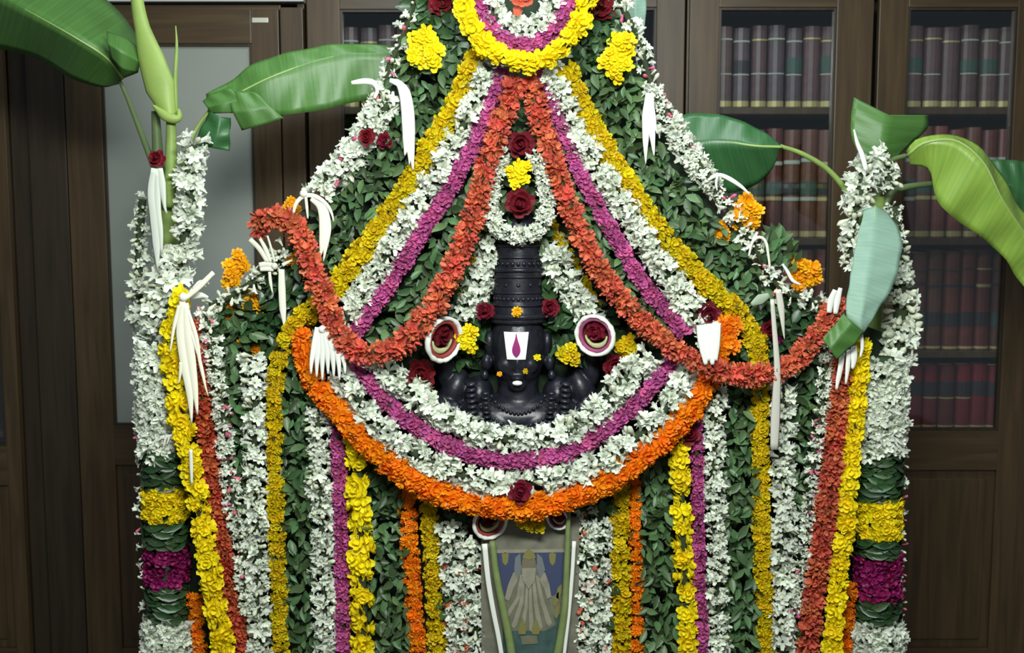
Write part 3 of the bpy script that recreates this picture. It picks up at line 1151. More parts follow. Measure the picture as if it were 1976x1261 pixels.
garland('flower_garland', 'straight white garland right of the magenta strand, right half', [(1380, 720), (1378, 900), (1382, 1080), (1388, 1280)], 46, 'white', 2.655, [('wbud', .2)], step=11)
garland('flower_garland', 'gold garland hanging straight from the right shoulder', [(1462, 650), (1466, 800), (1468, 950), (1472, 1100), (1480, 1280)], 44, 'gold', 2.66)
garland('flower_garland', 'straight white garland right of the gold strand on the right', [(1512, 730), (1510, 900), (1512, 1080), (1508, 1280)], 52, 'white', 2.655, [('wbud', .3)], step=11)
garland('flower_garland', 'thin white garland with magenta buds beside the right coral strand', [(1598, 650), (1590, 760), (1572, 880), (1560, 990), (1546, 1110), (1532, 1190)], 32, 'white', 2.645, PB)
garland('flower_garland', 'thick coral garland slanting down the right side', [(1628, 690), (1618, 800), (1602, 920), (1585, 1040), (1568, 1160), (1556, 1280)], 52, 'coral', 2.635, step=12)
garland('flower_garland', 'bright yellow garland slanting down beside the right column', [(1664, 660), (1652, 760), (1643, 880), (1632, 1000), (1618, 1120), (1604, 1280)], 48, 'bigyellow', 2.625)
garland('flower_garland', 'short orange garland end behind the right column at the bottom', [(1640, 1130), (1634, 1200), (1630, 1280)], 36, 'orange', 2.68)
garland('flower_garland', 'short orange garland end behind the left column at the bottom', [(374, 1150), (380, 1210), (388, 1280)], 40, 'orange', 2.69)

# banded columns
def column(label, cx, bands, width, Y, side):
    pts = [P(cx(py), py, Y) for py in range(bands[0][1], 1300, 20)]
    low = pts[-1]
    g = thing('banded_garland', label, 'garland', low)
    hw = width / 2 * mpp(Y)
    link('cord', sweep('cord', pts, hw * .62, sides=10, org=low), mat('column_core', (.03, .06, .025), .9), g)
    for kind, a, b in bands:
        n = max(2, int((b - a) / (13 if kind in ('yellow', 'plum') else 11)))
        items = []
        for i in range(n):
            py = a + (b - a) * (i + .5) / n
            c = P(cx(py), py, Y)
            m = 9 if kind in ('yellow', 'plum') else (13 if kind == 'white' else 10)
            for j in range(m):
                ang = math.radians(-115 + 230 * (j + R()) / m)
                d = Vector((math.sin(ang), -math.cos(ang), 0))
                if kind == 'leaf':
                    z = (Vector((math.cos(ang), math.sin(ang), 0)) * random.choice((-1, 1)) + Vector((0, 0, U(-.5, .3)))).normalized()
                    yax = (d - z * d.dot(z)).normalized()
                    rot = Matrix((yax.cross(z), yax, z)).transposed().to_quaternion()
                    sc = hw * U(.7, 1.05)
                    pos = c + d * hw * U(.72, .95) - z * sc * .4
                    items.append(('leaf', random.choice(V['dleaf']), Matrix.LocRotScale(pos, rot, Vector((sc * .62, sc, sc)))))
                else:
                    z = (d + Vector((U(-.3, .3), U(-.3, .3), U(-.7, .2)))).normalized()
                    sc = hw * (U(.55, .75) if kind == 'white' else U(.30, .38))
                    items.append(('flower', random.choice(V[kind]), Matrix.LocRotScale(c + d * hw * (.5 if kind == 'white' else .8) + Vector((0, 0, U(-.006, .006))), orient(z), Vector((sc, sc, sc)))))
        place(g, items)
    return g


column('thick banded column of white, green, yellow and purple on the left edge of the shrine', lambda y: 312 + (y - 700) * .026,
       [('white', 660, 868), ('leaf', 868, 938), ('yellow', 938, 1002), ('leaf', 1002, 1052), ('plum', 1052, 1124), ('leaf', 1124, 1190), ('white', 1190, 1290)], 92, 2.69, -1)
column('thick banded column of white, green, yellow and purple on the right edge of the shrine', lambda y: 1696 - (y - 700) * .006,
       [('white', 690, 868), ('leaf', 868, 960), ('yellow', 960, 1034), ('leaf', 1034, 1068), ('plum', 1068, 1150), ('leaf', 1150, 1195), ('white', 1195, 1290)], 96, 2.69, 1)
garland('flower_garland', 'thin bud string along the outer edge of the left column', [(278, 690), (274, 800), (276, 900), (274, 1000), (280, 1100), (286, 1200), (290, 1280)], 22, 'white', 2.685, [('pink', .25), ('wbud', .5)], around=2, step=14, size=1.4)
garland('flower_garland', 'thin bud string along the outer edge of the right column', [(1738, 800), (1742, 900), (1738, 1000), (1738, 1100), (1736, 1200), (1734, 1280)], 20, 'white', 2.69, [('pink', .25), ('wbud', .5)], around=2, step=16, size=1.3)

# ================================================================== DIAGONALS
garland('flower_garland', 'gold garland sloping from the peak down to the left shoulder', [(918, 110), (885, 190), (825, 295), (772, 385), (705, 475), (650, 550), (600, 605)], 54, 'gold', 2.685)
garland('flower_garland', 'white garland sloping down left between gold and magenta strands', [(945, 130), (905, 220), (845, 330), (785, 425), (725, 530), (668, 620)], 54, 'white', 2.68, [('wbud', .1)])
garland('flower_garland', 'magenta garland sloping down to the left from the peak', [(968, 145), (930, 240), (880, 345), (820, 440), (758, 540), (688, 640)], 44, 'magenta', 2.675)
garland('flower_garland', 'gold garland sloping from the peak down to the right shoulder', [(1095, 140), (1145, 245), (1215, 360), (1285, 462), (1355, 540), (1425, 605), (1462, 680)], 52, 'gold', 2.685)
garland('flower_garland', 'white garland sloping down right between magenta and gold strands', [(1062, 140), (1100, 230), (1150, 320), (1210, 405), (1268, 495), (1325, 585), (1375, 650)], 56, 'white', 2.68, [('wbud', .1)])
garland('flower_garland', 'magenta garland sloping down to the right from the peak', [(1045, 150), (1088, 255), (1130, 355), (1182, 450), (1240, 545), (1318, 640)], 42, 'magenta', 2.675)
garland('flower_garland', 'coral garland swooping past the left of the idol up to the left shoulder', [(995, 160, 2.655), (968, 235, 2.64), (935, 340, 2.625), (905, 445, 2.605), (862, 545, 2.59), (815, 620, 2.58), (765, 672, 2.57), (715, 685, 2.57), (668, 660, 2.575), (635, 600, 2.59), (608, 530, 2.61), (585, 465, 2.63), (555, 425, 2.65), (515, 422, 2.66), (498, 440, 2.67)], 54, 'coral', 2.61, step=14.5)
garland('flower_garland', 'coral garland swooping past the right of the idol to the right column', [(1022, 160, 2.655), (1045, 240, 2.64), (1078, 340, 2.625), (1120, 450, 2.605), (1180, 555, 2.59), (1260, 640, 2.58), (1330, 690, 2.57), (1400, 720, 2.57), (1470, 722, 2.575), (1530, 698, 2.59), (1578, 645, 2.61), (1615, 585, 2.63)], 50, 'coral', 2.61, step=14)
garland('flower_garland', 'short white garland close to the left of the idol crown', [(950, 470), (935, 530), (905, 590), (892, 630)], 56, 'white', 2.715, [('wbud', .2)])
garland('flower_garland', 'short white garland close to the right of the idol crown', [(1060, 475), (1085, 530), (1118, 580), (1145, 625)], 58, 'white', 2.71, [('wbud', .2)])
garland('flower_garland', 'thin gold garland behind the white one right of the idol crown', [(1062, 425), (1085, 470), (1112, 520), (1150, 590)], 30, 'gold', 2.725)
garland('flower_garland', 'thin gold garland behind the white one left of the idol crown', [(938, 430), (915, 520), (885, 590)], 30, 'gold', 2.74)

# bowl-shaped garlands round the idol
garland('flower_garland', 'innermost white garland hung as a bowl under the idol', [(715, 700, 2.63), (780, 745, 2.61), (850, 800, 2.6), (930, 838, 2.595), (1005, 850, 2.595), (1080, 838, 2.595), (1150, 798, 2.6), (1205, 735, 2.61), (1250, 690, 2.63)], 58, 'white', 2.6, [('wbud', .12)], step=10.5)
garland('flower_garland', 'magenta garland hung as a bowl between two white ones', [(690, 700, 2.63), (755, 785, 2.61), (850, 852, 2.59), (940, 885, 2.585), (1010, 889, 2.585), (1100, 870, 2.585), (1200, 805, 2.6), (1265, 735, 2.62), (1305, 690, 2.64)], 46, 'magenta', 2.59)
garland('flower_garland', 'outer white garland hung as a bowl above the orange one', [(660, 725, 2.64), (730, 815, 2.61), (820, 887, 2.59), (930, 928, 2.58), (1010, 932, 2.58), (1110, 913, 2.58), (1200, 865, 2.59), (1285, 790, 2.61), (1325, 715, 2.64)], 60, 'white', 2.59, [('wbud', .12)], step=11)
garland('flower_garland', 'orange garland hung as the lowest bowl under the idol', [(582, 650, 2.66), (602, 725, 2.64), (645, 785, 2.62), (705, 850, 2.6), (785, 917, 2.58), (880, 962, 2.57), (1000, 980, 2.565), (1110, 958, 2.57), (1210, 905, 2.58), (1295, 830, 2.6), (1345, 770, 2.62), (1385, 690, 2.64), (1405, 620, 2.66)], 60, 'orange', 2.59)

# top bowls
garland('flower_garland', 'white garland bowl at the top edge of the picture', [(940, -40), (950, 25), (985, 58), (1012, 64), (1045, 50), (1070, 15), (1080, -40)], 54, 'white', 2.625, [('wbud', .1)])
garland('flower_garland', 'magenta garland bowl at the top edge of the picture', [(915, -40), (930, 25), (965, 72), (1010, 88), (1062, 65), (1092, 20), (1105, -40)], 42, 'magenta', 2.61)
garland('flower_garland', 'lemon-yellow garland bowl at the top edge of the picture', [(885, -40), (898, 20), (925, 75), (965, 108), (1010, 120), (1060, 108), (1105, 65), (1130, 15), (1145, -40)], 50, 'bigyellow', 2.60)
single('flower', 'coral bloom at the top edge inside the white bowl', 'flower', 'coral', 1004, 2, 2.60, 32)

# outer white strings
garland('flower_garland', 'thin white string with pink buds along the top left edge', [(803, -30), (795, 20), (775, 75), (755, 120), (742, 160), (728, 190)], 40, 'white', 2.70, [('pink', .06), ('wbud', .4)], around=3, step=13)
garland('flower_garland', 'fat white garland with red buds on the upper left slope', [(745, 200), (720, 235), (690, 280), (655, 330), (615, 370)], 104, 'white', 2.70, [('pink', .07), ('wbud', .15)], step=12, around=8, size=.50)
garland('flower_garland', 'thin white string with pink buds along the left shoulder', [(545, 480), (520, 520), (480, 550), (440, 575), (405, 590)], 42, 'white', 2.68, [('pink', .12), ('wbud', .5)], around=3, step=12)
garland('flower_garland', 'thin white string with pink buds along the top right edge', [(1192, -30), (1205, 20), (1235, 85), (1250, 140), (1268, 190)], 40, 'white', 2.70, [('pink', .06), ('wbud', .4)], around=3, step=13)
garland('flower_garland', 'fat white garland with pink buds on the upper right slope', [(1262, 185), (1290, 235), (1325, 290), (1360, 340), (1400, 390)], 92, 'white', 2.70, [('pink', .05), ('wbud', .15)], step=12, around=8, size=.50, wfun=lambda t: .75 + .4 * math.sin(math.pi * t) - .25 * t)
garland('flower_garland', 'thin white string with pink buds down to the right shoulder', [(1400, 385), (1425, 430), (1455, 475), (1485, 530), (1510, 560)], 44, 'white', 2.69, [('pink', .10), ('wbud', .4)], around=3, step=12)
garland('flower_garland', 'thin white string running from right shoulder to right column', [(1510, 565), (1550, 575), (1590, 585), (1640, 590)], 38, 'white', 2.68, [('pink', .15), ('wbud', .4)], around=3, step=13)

# crown wreath
garland('wreath', 'small oval white wreath hung on the crown of the idol', [(968, 300), (952, 350), (946, 400), (962, 442), (1003, 455), (1042, 440), (1056, 395), (1050, 345), (1032, 300)], 42, 'white', 2.64, [('wbud', .1)], cat='wreath', step=6.5, around=5, size=.78)
# roses and blooms
for lab, px, py, s, Y in (('deep red rose inside the white wreath on the crown', 1002, 392, 29, 2.635),
                          ('deep red rose above the white wreath', 1006, 278, 27, 2.645),
                          ('red rose beside the crown, left', 936, 601, 19, 2.675),
                          ('red rose beside the crown, right', 1062, 594, 19, 2.675),
                          ('red rose by the left rosette at the edge of the bowl garland', 812, 722, 30, 2.66),
                          ('red rose by the right rosette at the edge of the bowl garland', 1186, 708, 24, 2.655),
                          ('dark red rose set on the middle of the orange bowl garland', 1004, 950, 24, 2.535),
                          ('dark red rose at the top left under yellow blooms', 852, 6, 26, 2.70),
                          ('dark red rose at the top right under the bowl garland', 1158, 14, 30, 2.70),
                          ('red rose in the fat white garland on the left', 708, 264, 17, 2.645),
                          ('half-hidden red rose right of the fat white left garland', 742, 272, 16, 2.68),
                          ('dark red rose behind the white pith block on the right', 1368, 608, 24, 2.66),
                          ('dark red rose on a stalk under the right shoulder', 1484, 636, 17, 2.655),
                          ('dark red rose under the orange swag at right', 1330, 838, 22, 2.63)):
    single('rose', lab, 'rose', 'rose', px, py, Y, s)
def cluster(name, label, blooms, Y, kind):
    pts = [P(a, b, Y) for a, b, s in blooms]
    low = min(pts, key=lambda v: v.z)
    g = thing(name, label, 'flower bunch', low)
    place(g, [('flower', random.choice(V[kind]), Matrix.LocRotScale(p + Vector((0, U(-.012, .008), 0)), orient(Vector((U(-.5, .5), -1, U(-.2, .5))).normalized()), Vector((s * mpp(Y),) * 3))) for p, (a, b, s) in zip(pts, blooms)])
    return g


def blob(cx, cy, rx, ry, n, s, rot=0.0):
    out = []
    for i in range(n):
        a = i * 2.399
        r = math.sqrt((i + .5) / n)
        x, y = rx * r * math.cos(a), ry * r * math.sin(a)
        out.append((cx + x * math.cos(rot) - y * math.sin(rot), cy + x * math.sin(rot) + y * math.cos(rot), s * U(.85, 1.15)))
    return out


cluster('flower_bunch', 'lemon-yellow bunch of blooms on the upper left leaves', blob(818, 94, 30, 34, 12, 17, -.3), 2.675, 'yellow')
cluster('flower_bunch', 'lemon-yellow bunch of blooms on the upper right leaves', blob(1192, 110, 26, 42, 12, 17, .25), 2.675, 'yellow')
cluster('flower_bunch', 'amber marigold bunch on the left shoulder', blob(455, 522, 20, 34, 8, 16, .4), 2.69, 'amber')
cluster('flower_bunch', 'amber marigold bunch on the upper right slope', blob(1440, 412, 24, 32, 10, 16, .4), 2.69, 'amber')
cluster('flower_bunch', 'amber marigold bunch at the right shoulder below the leaf sprig', blob(1550, 528, 28, 26, 9, 17), 2.68, 'amber')
cluster('flower_bunch', 'yellow chrysanthemums inside the white wreath on the crown', blob(1000, 332, 22, 24, 7, 14), 2.64, 'yellow')
cluster('flower_bunch', 'yellow chrysanthemums right of the left rosette', blob(902, 655, 14, 30, 6, 14), 2.665, 'yellow')
cluster('flower_bunch', 'golden blooms below left of the right rosette', blob(1100, 684, 17, 18, 5, 14), 2.655, 'gold')
cluster('flower_bunch', 'golden blooms under the right rosette beside the red rose', blob(1212, 672, 16, 22, 5, 15), 2.67, 'gold')
cluster('flower_bunch', 'small golden blooms beside the tassel of the left slope', blob(562, 396, 14, 10, 4, 12), 2.70, 'amber')
cluster('flower_bunch', 'golden blooms half hidden under the orange bowl garland above the picture', blob(1030, 1010, 24, 14, 5, 15), 2.60, 'gold')
cluster('flower_bunch', 'orange marigolds beside the white pith block on the right', blob(1408, 646, 12, 34, 6, 17), 2.645, 'orange')
cluster('flower_bunch', 'dim amber blooms below the thin string on the left shoulder', blob(488, 580, 26, 16, 5, 15), 2.70, 'amber')
cluster('flower_bunch', 'small golden blooms behind the thin string on the right slope', blob(1392, 446, 12, 16, 4, 13), 2.715, 'amber')

# ================================================================== ROSETTES (pith rings with a cup)


def rosette(label, px, py, rx, ry, Y, inner, turn=0.0, full=True):
    c = P(px, py, Y)
    g = thing('rosette', label, 'rosette', c)
    R0 = ry * mpp(Y)
    tilt = math.acos(min(1, rx / ry)) * (1 if turn >= 0 else -1)
    g.rotation_euler = (math.radians(8), 0, tilt)
    # ring lies in local xz, opening towards -y
    def ringm(nm, r, t, y, seg=40, wob=.0):
        vs, fs = [], []
        for i in range(seg):
            a = 2 * math.pi * i / seg
            tt = t * (1 + wob * U(-1, 1))
            for j in range(8):
                q = 2 * math.pi * j / 8
                rr = r + tt * math.cos(q)
                vs.append((rr * math.cos(a), y + tt * 1.3 * math.sin(q), rr * math.sin(a)))
        for i in range(seg):
            for j in range(8):
                fs.append((i * 8 + j, ((i + 1) % seg) * 8 + j, ((i + 1) % seg) * 8 + (j + 1) % 8, i * 8 + (j + 1) % 8))
        return pymesh(nm, vs, fs, True)
    link('rim', ringm('rim', R0 * .90, R0 * .10, 0, wob=.22), PITH, g)
    link('inner_band', ringm('inner_band', R0 * .74, R0 * .09, .004), mat('band_' + inner[0], inner[1], .6), g)
    cup = [(R0 * .80, .006), (R0 * .70, .018), (R0 * .45, .026), (R0 * .05, .028)]
    vs, fs = [], []
    for r, y in cup:
        for i in range(24):
            a = 2 * math.pi * i / 24
            vs.append((r * math.cos(a), y, r * math.sin(a)))
    for i in range(3):
        for j in range(24):
            fs.append((i * 24 + j, i * 24 + (j + 1) % 24, (i + 1) * 24 + (j + 1) % 24, (i + 1) * 24 + j))
    fs.append(tuple(72 + j for j in range(24)))
    link('cup', pymesh('cup', vs, fs, True), mat('cup_red', (.12, .012, .014), .7), g)
    # pale crescent in the lower half of the cup
    cr = [Vector((R0 * .52 * math.sin(a), .008, -R0 * .52 * math.cos(a))) for a in [math.radians(-85 + 17 * i) for i in range(11)]]
    wd = [R0 * (.03 + .10 * math.sin(math.pi * i / 10)) for i in range(11)]
    link('crescent', sweep('crescent', cr, wd, R0 * .07, 8), mat('crescent_pale', (.50, .52, .26), .6), g)
    ro = link('bloom', random.choice(V['rose']), None, g, (0, .006, R0 * .16))
    ro.scale = (R0 * .46,) * 3
    ro.rotation_euler = (math.pi / 2, 0, 0)
    return g


rosette('tilted white-rimmed rosette with red centre, left of the idol', 857, 656, 33, 47, 2.625, ('red', (.30, .05, .04)), 1)
rosette('white-rimmed rosette with red and magenta centre, right of the idol', 1148, 648, 38, 43, 2.625, ('mauve', (.32, .07, .16)), -1)
rosette('half-hidden rosette with red band at the top left corner of the picture', 946, 1008, 35, 38, 2.618, ('red', (.30, .05, .04)), 1)
rosette('small purple rosette at the top right corner of the picture', 1076, 1002, 22, 24, 2.615, ('purple', (.14, .03, .08)), -1)

# ================================================================== PITH TASSELS


def strip(parent, pts, w, Y, m=None, thick=.0012, nm='strip'):
    wp = [P(p[0], p[1], p[2] if len(p) > 2 else Y) for p in pts]
    n = max(8, 4 * len(pts))
    cur = catmull(wp, n)
    ws = w if isinstance(w, (list, tuple)) else [w, w]
    wid = []
    for i in range(n):
        t = i / (n - 1) * (len(ws) - 1)
        k = min(int(t), len(ws) - 2)
        wid.append(max(.0006, (ws[k] + (ws[k + 1] - ws[k]) * (t - k)) * .5 * mpp(Y)))
    return link(nm, sweep(nm, cur, wid, [min(thick * 2, x * .6) for x in wid], 8, parent.location), m or PITH, parent)


def tassel(label, strips, Y, m=None, knot=None, name='tassel'):
    allp = [P(p[0], p[1], p[2] if len(p) > 2 else Y) for s, _ in strips for p in s]
    low = min(allp, key=lambda v: v.z)
    g = thing(name, label, 'tassel', low)
    for s, w in strips:
        strip(g, s, w, Y, m)
    if knot:
        kx, ky, kr = knot
        r = kr * mpp(Y)
        o = link('knot', lathe('knot', [(r * .2, -r), (r * .8, -r * .6), (r, 0), (r * .8, r * .6), (r * .2, r)], 12), m or PITH, g)
        o.location = P(kx, ky, Y) - low
    return g


tassel('broad white pith ribbon with frayed end hanging at upper left',
       [([(752, 155), (772, 164), (783, 200), (786, 250), (784, 282), (781, 300)], [8, 18, 22, 22, 18, 3]),
        ([(758, 158), (780, 170), (790, 210), (793, 270), (795, 300), (797, 328)], [8, 16, 18, 18, 12, 3]),
        ([(786, 240), (789, 280), (790, 305), (790, 318)], [14, 14, 9, 2])], 2.655)
tassel('short pale pith stick poking out left of the upper ribbon', [([(678, 160), (705, 157), (722, 161), (728, 175), (722, 190)], [7, 11, 12, 8, 6]), ([(722, 165), (735, 172), (742, 172)], [6, 7, 3])], 2.675, PITHC)
tassel('white frayed pith tassel hanging on the upper right leaves',
       [([(1252, 180), (1248, 220), (1246, 270), (1246, 316)], [12, 18, 12, 2]), ([(1256, 182), (1256, 220), (1258, 250), (1262, 300)], [12, 16, 12, 3]),
        ([(1248, 200), (1244, 235), (1242, 262)], [8, 9, 3]), ([(1258, 200), (1264, 240), (1268, 258)], [8, 8, 2])], 2.66)
tassel('cream pith tassel bending over the left slope behind the coral loop',
       [([(566, 412), (572, 392), (588, 378), (610, 380), (630, 395), (640, 412), (644, 428)], [5, 8, 9, 9, 8, 6, 2]),
        ([(600, 384), (618, 400), (624, 430), (622, 470), (617, 498)], [8, 16, 18, 14, 3]),
        ([(606, 388), (626, 404), (633, 440), (628, 480), (624, 505)], [8, 12, 13, 9, 2]),
        ([(590, 380), (592, 400), (594, 422)], [6, 6, 3])], 2.64, PITHC, (586, 374, 8))
tassel('pale spray of pith strips under the end of the left coral loop',
       [([(482, 462), (500, 480), (516, 506)], [10, 10, 8]), ([(500, 458), (512, 480), (522, 506)], [6, 9, 7]), ([(516, 455), (524, 482), (530, 506)], [4, 5, 5]),
        ([(500, 512), (515, 510), (530, 514)], [10, 11, 10]), ([(502, 520), (516, 519), (528, 520)], [8, 10, 9]),
        ([(545, 512), (556, 506), (564, 502)], [8, 6, 3]), ([(520, 525), (522, 545), (526, 566)], [6, 7, 2]),
        ([(543, 520), (544, 560), (546, 600), (550, 636)], [12, 15, 14, 3])], 2.655, PITHC, (530, 514, 7))
tassel('comb-like white pith tassel under the lowest point of the left coral swag',
       [([(612 + i * 3, 632), (606 + i * 8, 668), (601 + i * 10.5, 700), (600 + i * 11, 722 + (i % 3) * 6)], [9, 12, 10, 4]) for i in range(7)], 2.575, None, (622, 636, 8))
tassel('blinding white pith block hanging on the right coral swag',
       [([(1352 + i * 10.5, 628 - i * 1.5), (1354 + i * 9.5, 655), (1360 + i * 7, 690), (1362 + i * 6.5, 704 - (i % 2) * 8)], [17, 17, 15, 8]) for i in range(4)], 2.545)
tassel('long bow-tied cream tassel on the left column',
       [([(352, 580), (348, 640), (355, 700), (366, 760), (370, 818)], [12, 18, 18, 15, 3]), ([(358, 585), (362, 640), (370, 700), (377, 760), (381, 800)], [12, 18, 18, 14, 4]),
        ([(346, 590), (336, 630), (330, 668), (328, 680)], [8, 8, 6, 2]), ([(362, 600), (378, 650), (386, 700), (396, 745), (402, 765)], [8, 9, 8, 6, 2]),
        ([(368, 640), (384, 690), (392, 720), (398, 752)], [6, 6, 5, 2]),
        ([(350, 700), (346, 735), (342, 740)], [10, 6, 2]),
        ([(358, 576), (385, 553), (412, 526)], [10, 12, 9])], 2.575, mat('pith_warm', (.85, .84, .66), .55), (354, 574, 9))
o = tassel('tuft of white petals tied right of the bow on the left column', [([(366, 575), (385, 570), (402, 574)], [9, 14, 4]), ([(366, 565), (380, 556), (398, 552)], [8, 12, 4]), ([(372, 558), (388, 545), (404, 548)], [6, 10, 4])], 2.60)
tassel('thin pith strip hanging over the lemon-yellow garland on the left', [([(368, 868), (369, 900), (370, 935)], [7, 8, 4])], 2.575, PITH)
tassel('long pale ribbon hanging from the knot at the right shoulder',
       [([(1490, 578), (1494, 630), (1498, 680), (1500, 720), (1497, 790), (1494, 868)], [8, 10, 12, 16, 19, 16]),
        ([(1502, 560), (1508, 600), (1512, 640), (1514, 655)], [12, 14, 8, 2])], 2.56, mat('pith_grey', (.55, .54, .46), .6))
tassel('thin looped pith strip standing above the right shoulder', [([(1445, 495), (1452, 468), (1466, 458), (1478, 468), (1483, 495), (1486, 520)], [4, 5, 6, 6, 5, 4])], 2.655, PITHC)
tassel('white curled pith strip beside the amber marigold at the right shoulder', [([(1510, 510), (1520, 525), (1530, 542), (1546, 550)], [4, 7, 7, 3])], 2.63)
tassel('wisp of white pith arching over the right slope to the marigold', [([(1366, 348), (1385, 338), (1405, 344), (1430, 360), (1447, 376)], [5, 8, 9, 7, 3]), ([(1384, 340), (1382, 356), (1384, 368)], [5, 5, 2])], 2.645)
tassel('white ear of pith at the upper end of the right coral swag', [([(1612, 560), (1604, 580), (1600, 604)], [10, 14, 10]), ([(1622, 556), (1616, 580), (1612, 606)], [8, 14, 9])], 2.60)
tassel('finger-like white pith strips under the folded banana leaf tip',
       [([(1626, 680), (1622, 710), (1617, 735), (1614, 752)], [10, 11, 10, 5]), ([(1638, 675), (1636, 710), (1632, 742)], [9, 10, 4]), ([(1648, 668), (1648, 695), (1645, 712)], [12, 14, 6]), ([(1662, 645), (1664, 670), (1660, 690)], [7, 8, 4])], 2.58)
tassel('long white pith tassel on the left banana stem under the dark knob',
       [([(298, 325), (292, 370), (298, 420), (302, 470), (304, 520)], [14, 17, 20, 17, 3]), ([(308, 325), (314, 370), (318, 400), (322, 412)], [12, 16, 10, 3]), ([(303, 330), (304, 400), (310, 450), (312, 490)], [10, 14, 12, 4])], 2.70, mat('pith_dim', (.60, .64, .55), .6))
single('rose', 'dark red knob of a rose tied on the left banana stem', 'rose', 'rose', 302, 306, 2.73, 17)
tassel('spray of thin white pith at the foot of the left white band', [([(290 + i * 8, 868 - (i % 3) * 10), (300 + i * 7, 850 - i * 2), (318 + i * 4, 842)], [2, 5, 6]) for i in range(6)], 2.63)
tassel('spray of thin white pith at the foot of the right white band', [([(1690 + i * 4, 838), (1700 + i * 6, 850), (1712 + i * 6, 872 - (i % 3) * 6)], [6, 7, 2]) for i in range(6)], 2.63)
tassel('single pale leaf-like strip at the right shoulder below a pink bud', [([(1450, 588), (1468, 578), (1484, 570)], [8, 22, 10])], 2.645, mat('pale_leaf', (.30, .38, .27), .6))

# ================================================================== BANANA PLANTS


def leaf_material(name, col, col2, rough=.35):
    m = bpy.data.materials.new(name)
    m.use_nodes = True
    nt = m.node_tree
    b = nt.nodes['Principled BSDF']
    uv = nt.nodes.new('ShaderNodeUVMap')
    sep = nt.nodes.new('ShaderNodeSeparateXYZ')
    nt.links.new(uv.outputs[0], sep.inputs[0])
    mp = nt.nodes.new('ShaderNodeMapping')
    mp.inputs['Scale'].default_value = (60, 1.2, 1)
    nt.links.new(uv.outputs[0], mp.inputs['Vector'])
    nz = nt.nodes.new('ShaderNodeTexNoise')
    nz.inputs['Scale'].default_value = 1.0
    nz.inputs['Detail'].default_value = 3
    nt.links.new(mp.outputs[0], nz.inputs['Vector'])
    rp = nt.nodes.new('ShaderNodeValToRGB')
    rp.color_ramp.elements[0].position = .35
    rp.color_ramp.elements[0].color = (*col2, 1)
    rp.color_ramp.elements[1].position = .65
    rp.color_ramp.elements[1].color = (*col, 1)
    nt.links.new(nz.outputs['Fac'], rp.inputs[0])
    nt.links.new(rp.outputs[0], b.inputs['Base Color'])
    bp = nt.nodes.new('ShaderNodeBump')
    bp.inputs['Strength'].default_value = .25
    bp.inputs['Distance'].default_value = .002
    nt.links.new(nz.outputs['Fac'], bp.inputs['Height'])
    nt.links.new(bp.outputs[0], b.inputs['Normal'])
    b.inputs['Roughness'].default_value = rough
    tr = nt.nodes.new('ShaderNodeBsdfTranslucent')
    nt.links.new(rp.outputs[0], tr.inputs['Color'])
    mx = nt.nodes.new('ShaderNodeMixShader')
    mx.inputs[0].default_value = .22
    nt.links.new(b.outputs[0], mx.inputs[1])
    nt.links.new(tr.outputs[0], mx.inputs[2])
    nt.links.new(mx.outputs[0], nt.nodes['Material Output'].inputs['Surface'])
    MATS[name] = m
    return m


BL = leaf_material('banana_leaf', (.095, .235, .050), (.072, .185, .040), .42)
BLD = leaf_material('banana_leaf_deep', (.050, .17, .055), (.038, .13, .042))
BLY = leaf_material('banana_leaf_young', (.33, .50, .075), (.24, .42, .065))
BLP = leaf_material('banana_leaf_pale_underside', (.30, .47, .36), (.25, .41, .31), .55)
RIB = mat('midrib_green', (.30, .42, .13), .45)


def blade(parent, edge_a, mid, edge_b, m, ribw=3.0, ripple=.004, nu=36, nv=7, rib=True, sag=.0, nm='leaf'):
    """banana leaf blade from matching control rows (px, py, Y): one edge, midrib, other edge"""
    A, M, B = [catmull([P(*q) for q in row], nu) for row in (edge_a, mid, edge_b)]
    org = parent.location
    vs, uvs, fs = [], [], []
    ph = U(0, 6)
    nc = 2 * nv + 1
    for i in range(nu):
        for j in range(nc):
            if j <= nv:
                t = j / nv
                p = A[i].lerp(M[i], t)
                e = 1 - t
            else:
                t = (j - nv) / nv
                p = M[i].lerp(B[i], t)
                e = t
            bow = math.sin(math.pi * e * .5) * ripple * math.sin(i * .9 + ph + e * 2) - sag * math.sin(math.pi * e)
            vs.append(p + Vector((0, bow, 0)) - org)
            uvs.append((i / (nu - 1), j / (nc - 1)))
    for i in range(nu - 1):
        for j in range(nc - 1):
            a = i * nc + j
            fs.append((a, a + 1, a + nc + 1, a + nc))
    me = pymesh(nm, vs, fs, True)
    ul = me.uv_layers.new(name='UVMap')
    for li, l in enumerate(me.loops):
        ul.data[li].uv = uvs[l.vertex_index]
    o = link(nm, me, m, parent)
    so = o.modifiers.new('thickness', 'SOLIDIFY')
    so.thickness = .0008
    if rib:
        w0 = ribw * mpp(2.8)
        mm = [p + Vector((0, .002, 0)) for p in M]
        o2 = link('midrib', sweep('midrib', mm, [w0 * (1 - .75 * i / (nu - 1)) for i in range(nu)], None, 6, org), RIB, o)
    return o


def stalk(parent, pts, w, m, nm='stalk', thick=None):
    cur = catmull([P(*q) for q in pts], 6 * len(pts))
    n = len(cur)
    ws = []
    for i in range(n):
        t = i / (n - 1) * (len(w) - 1)
        k = min(int(t), len(w) - 2)
        ws.append((w[k] + (w[k + 1] - w[k]) * (t - k)) * .5 * mpp(2.8))
    return link(nm, sweep(nm, cur, ws, thick, 12, parent.location), m, parent)


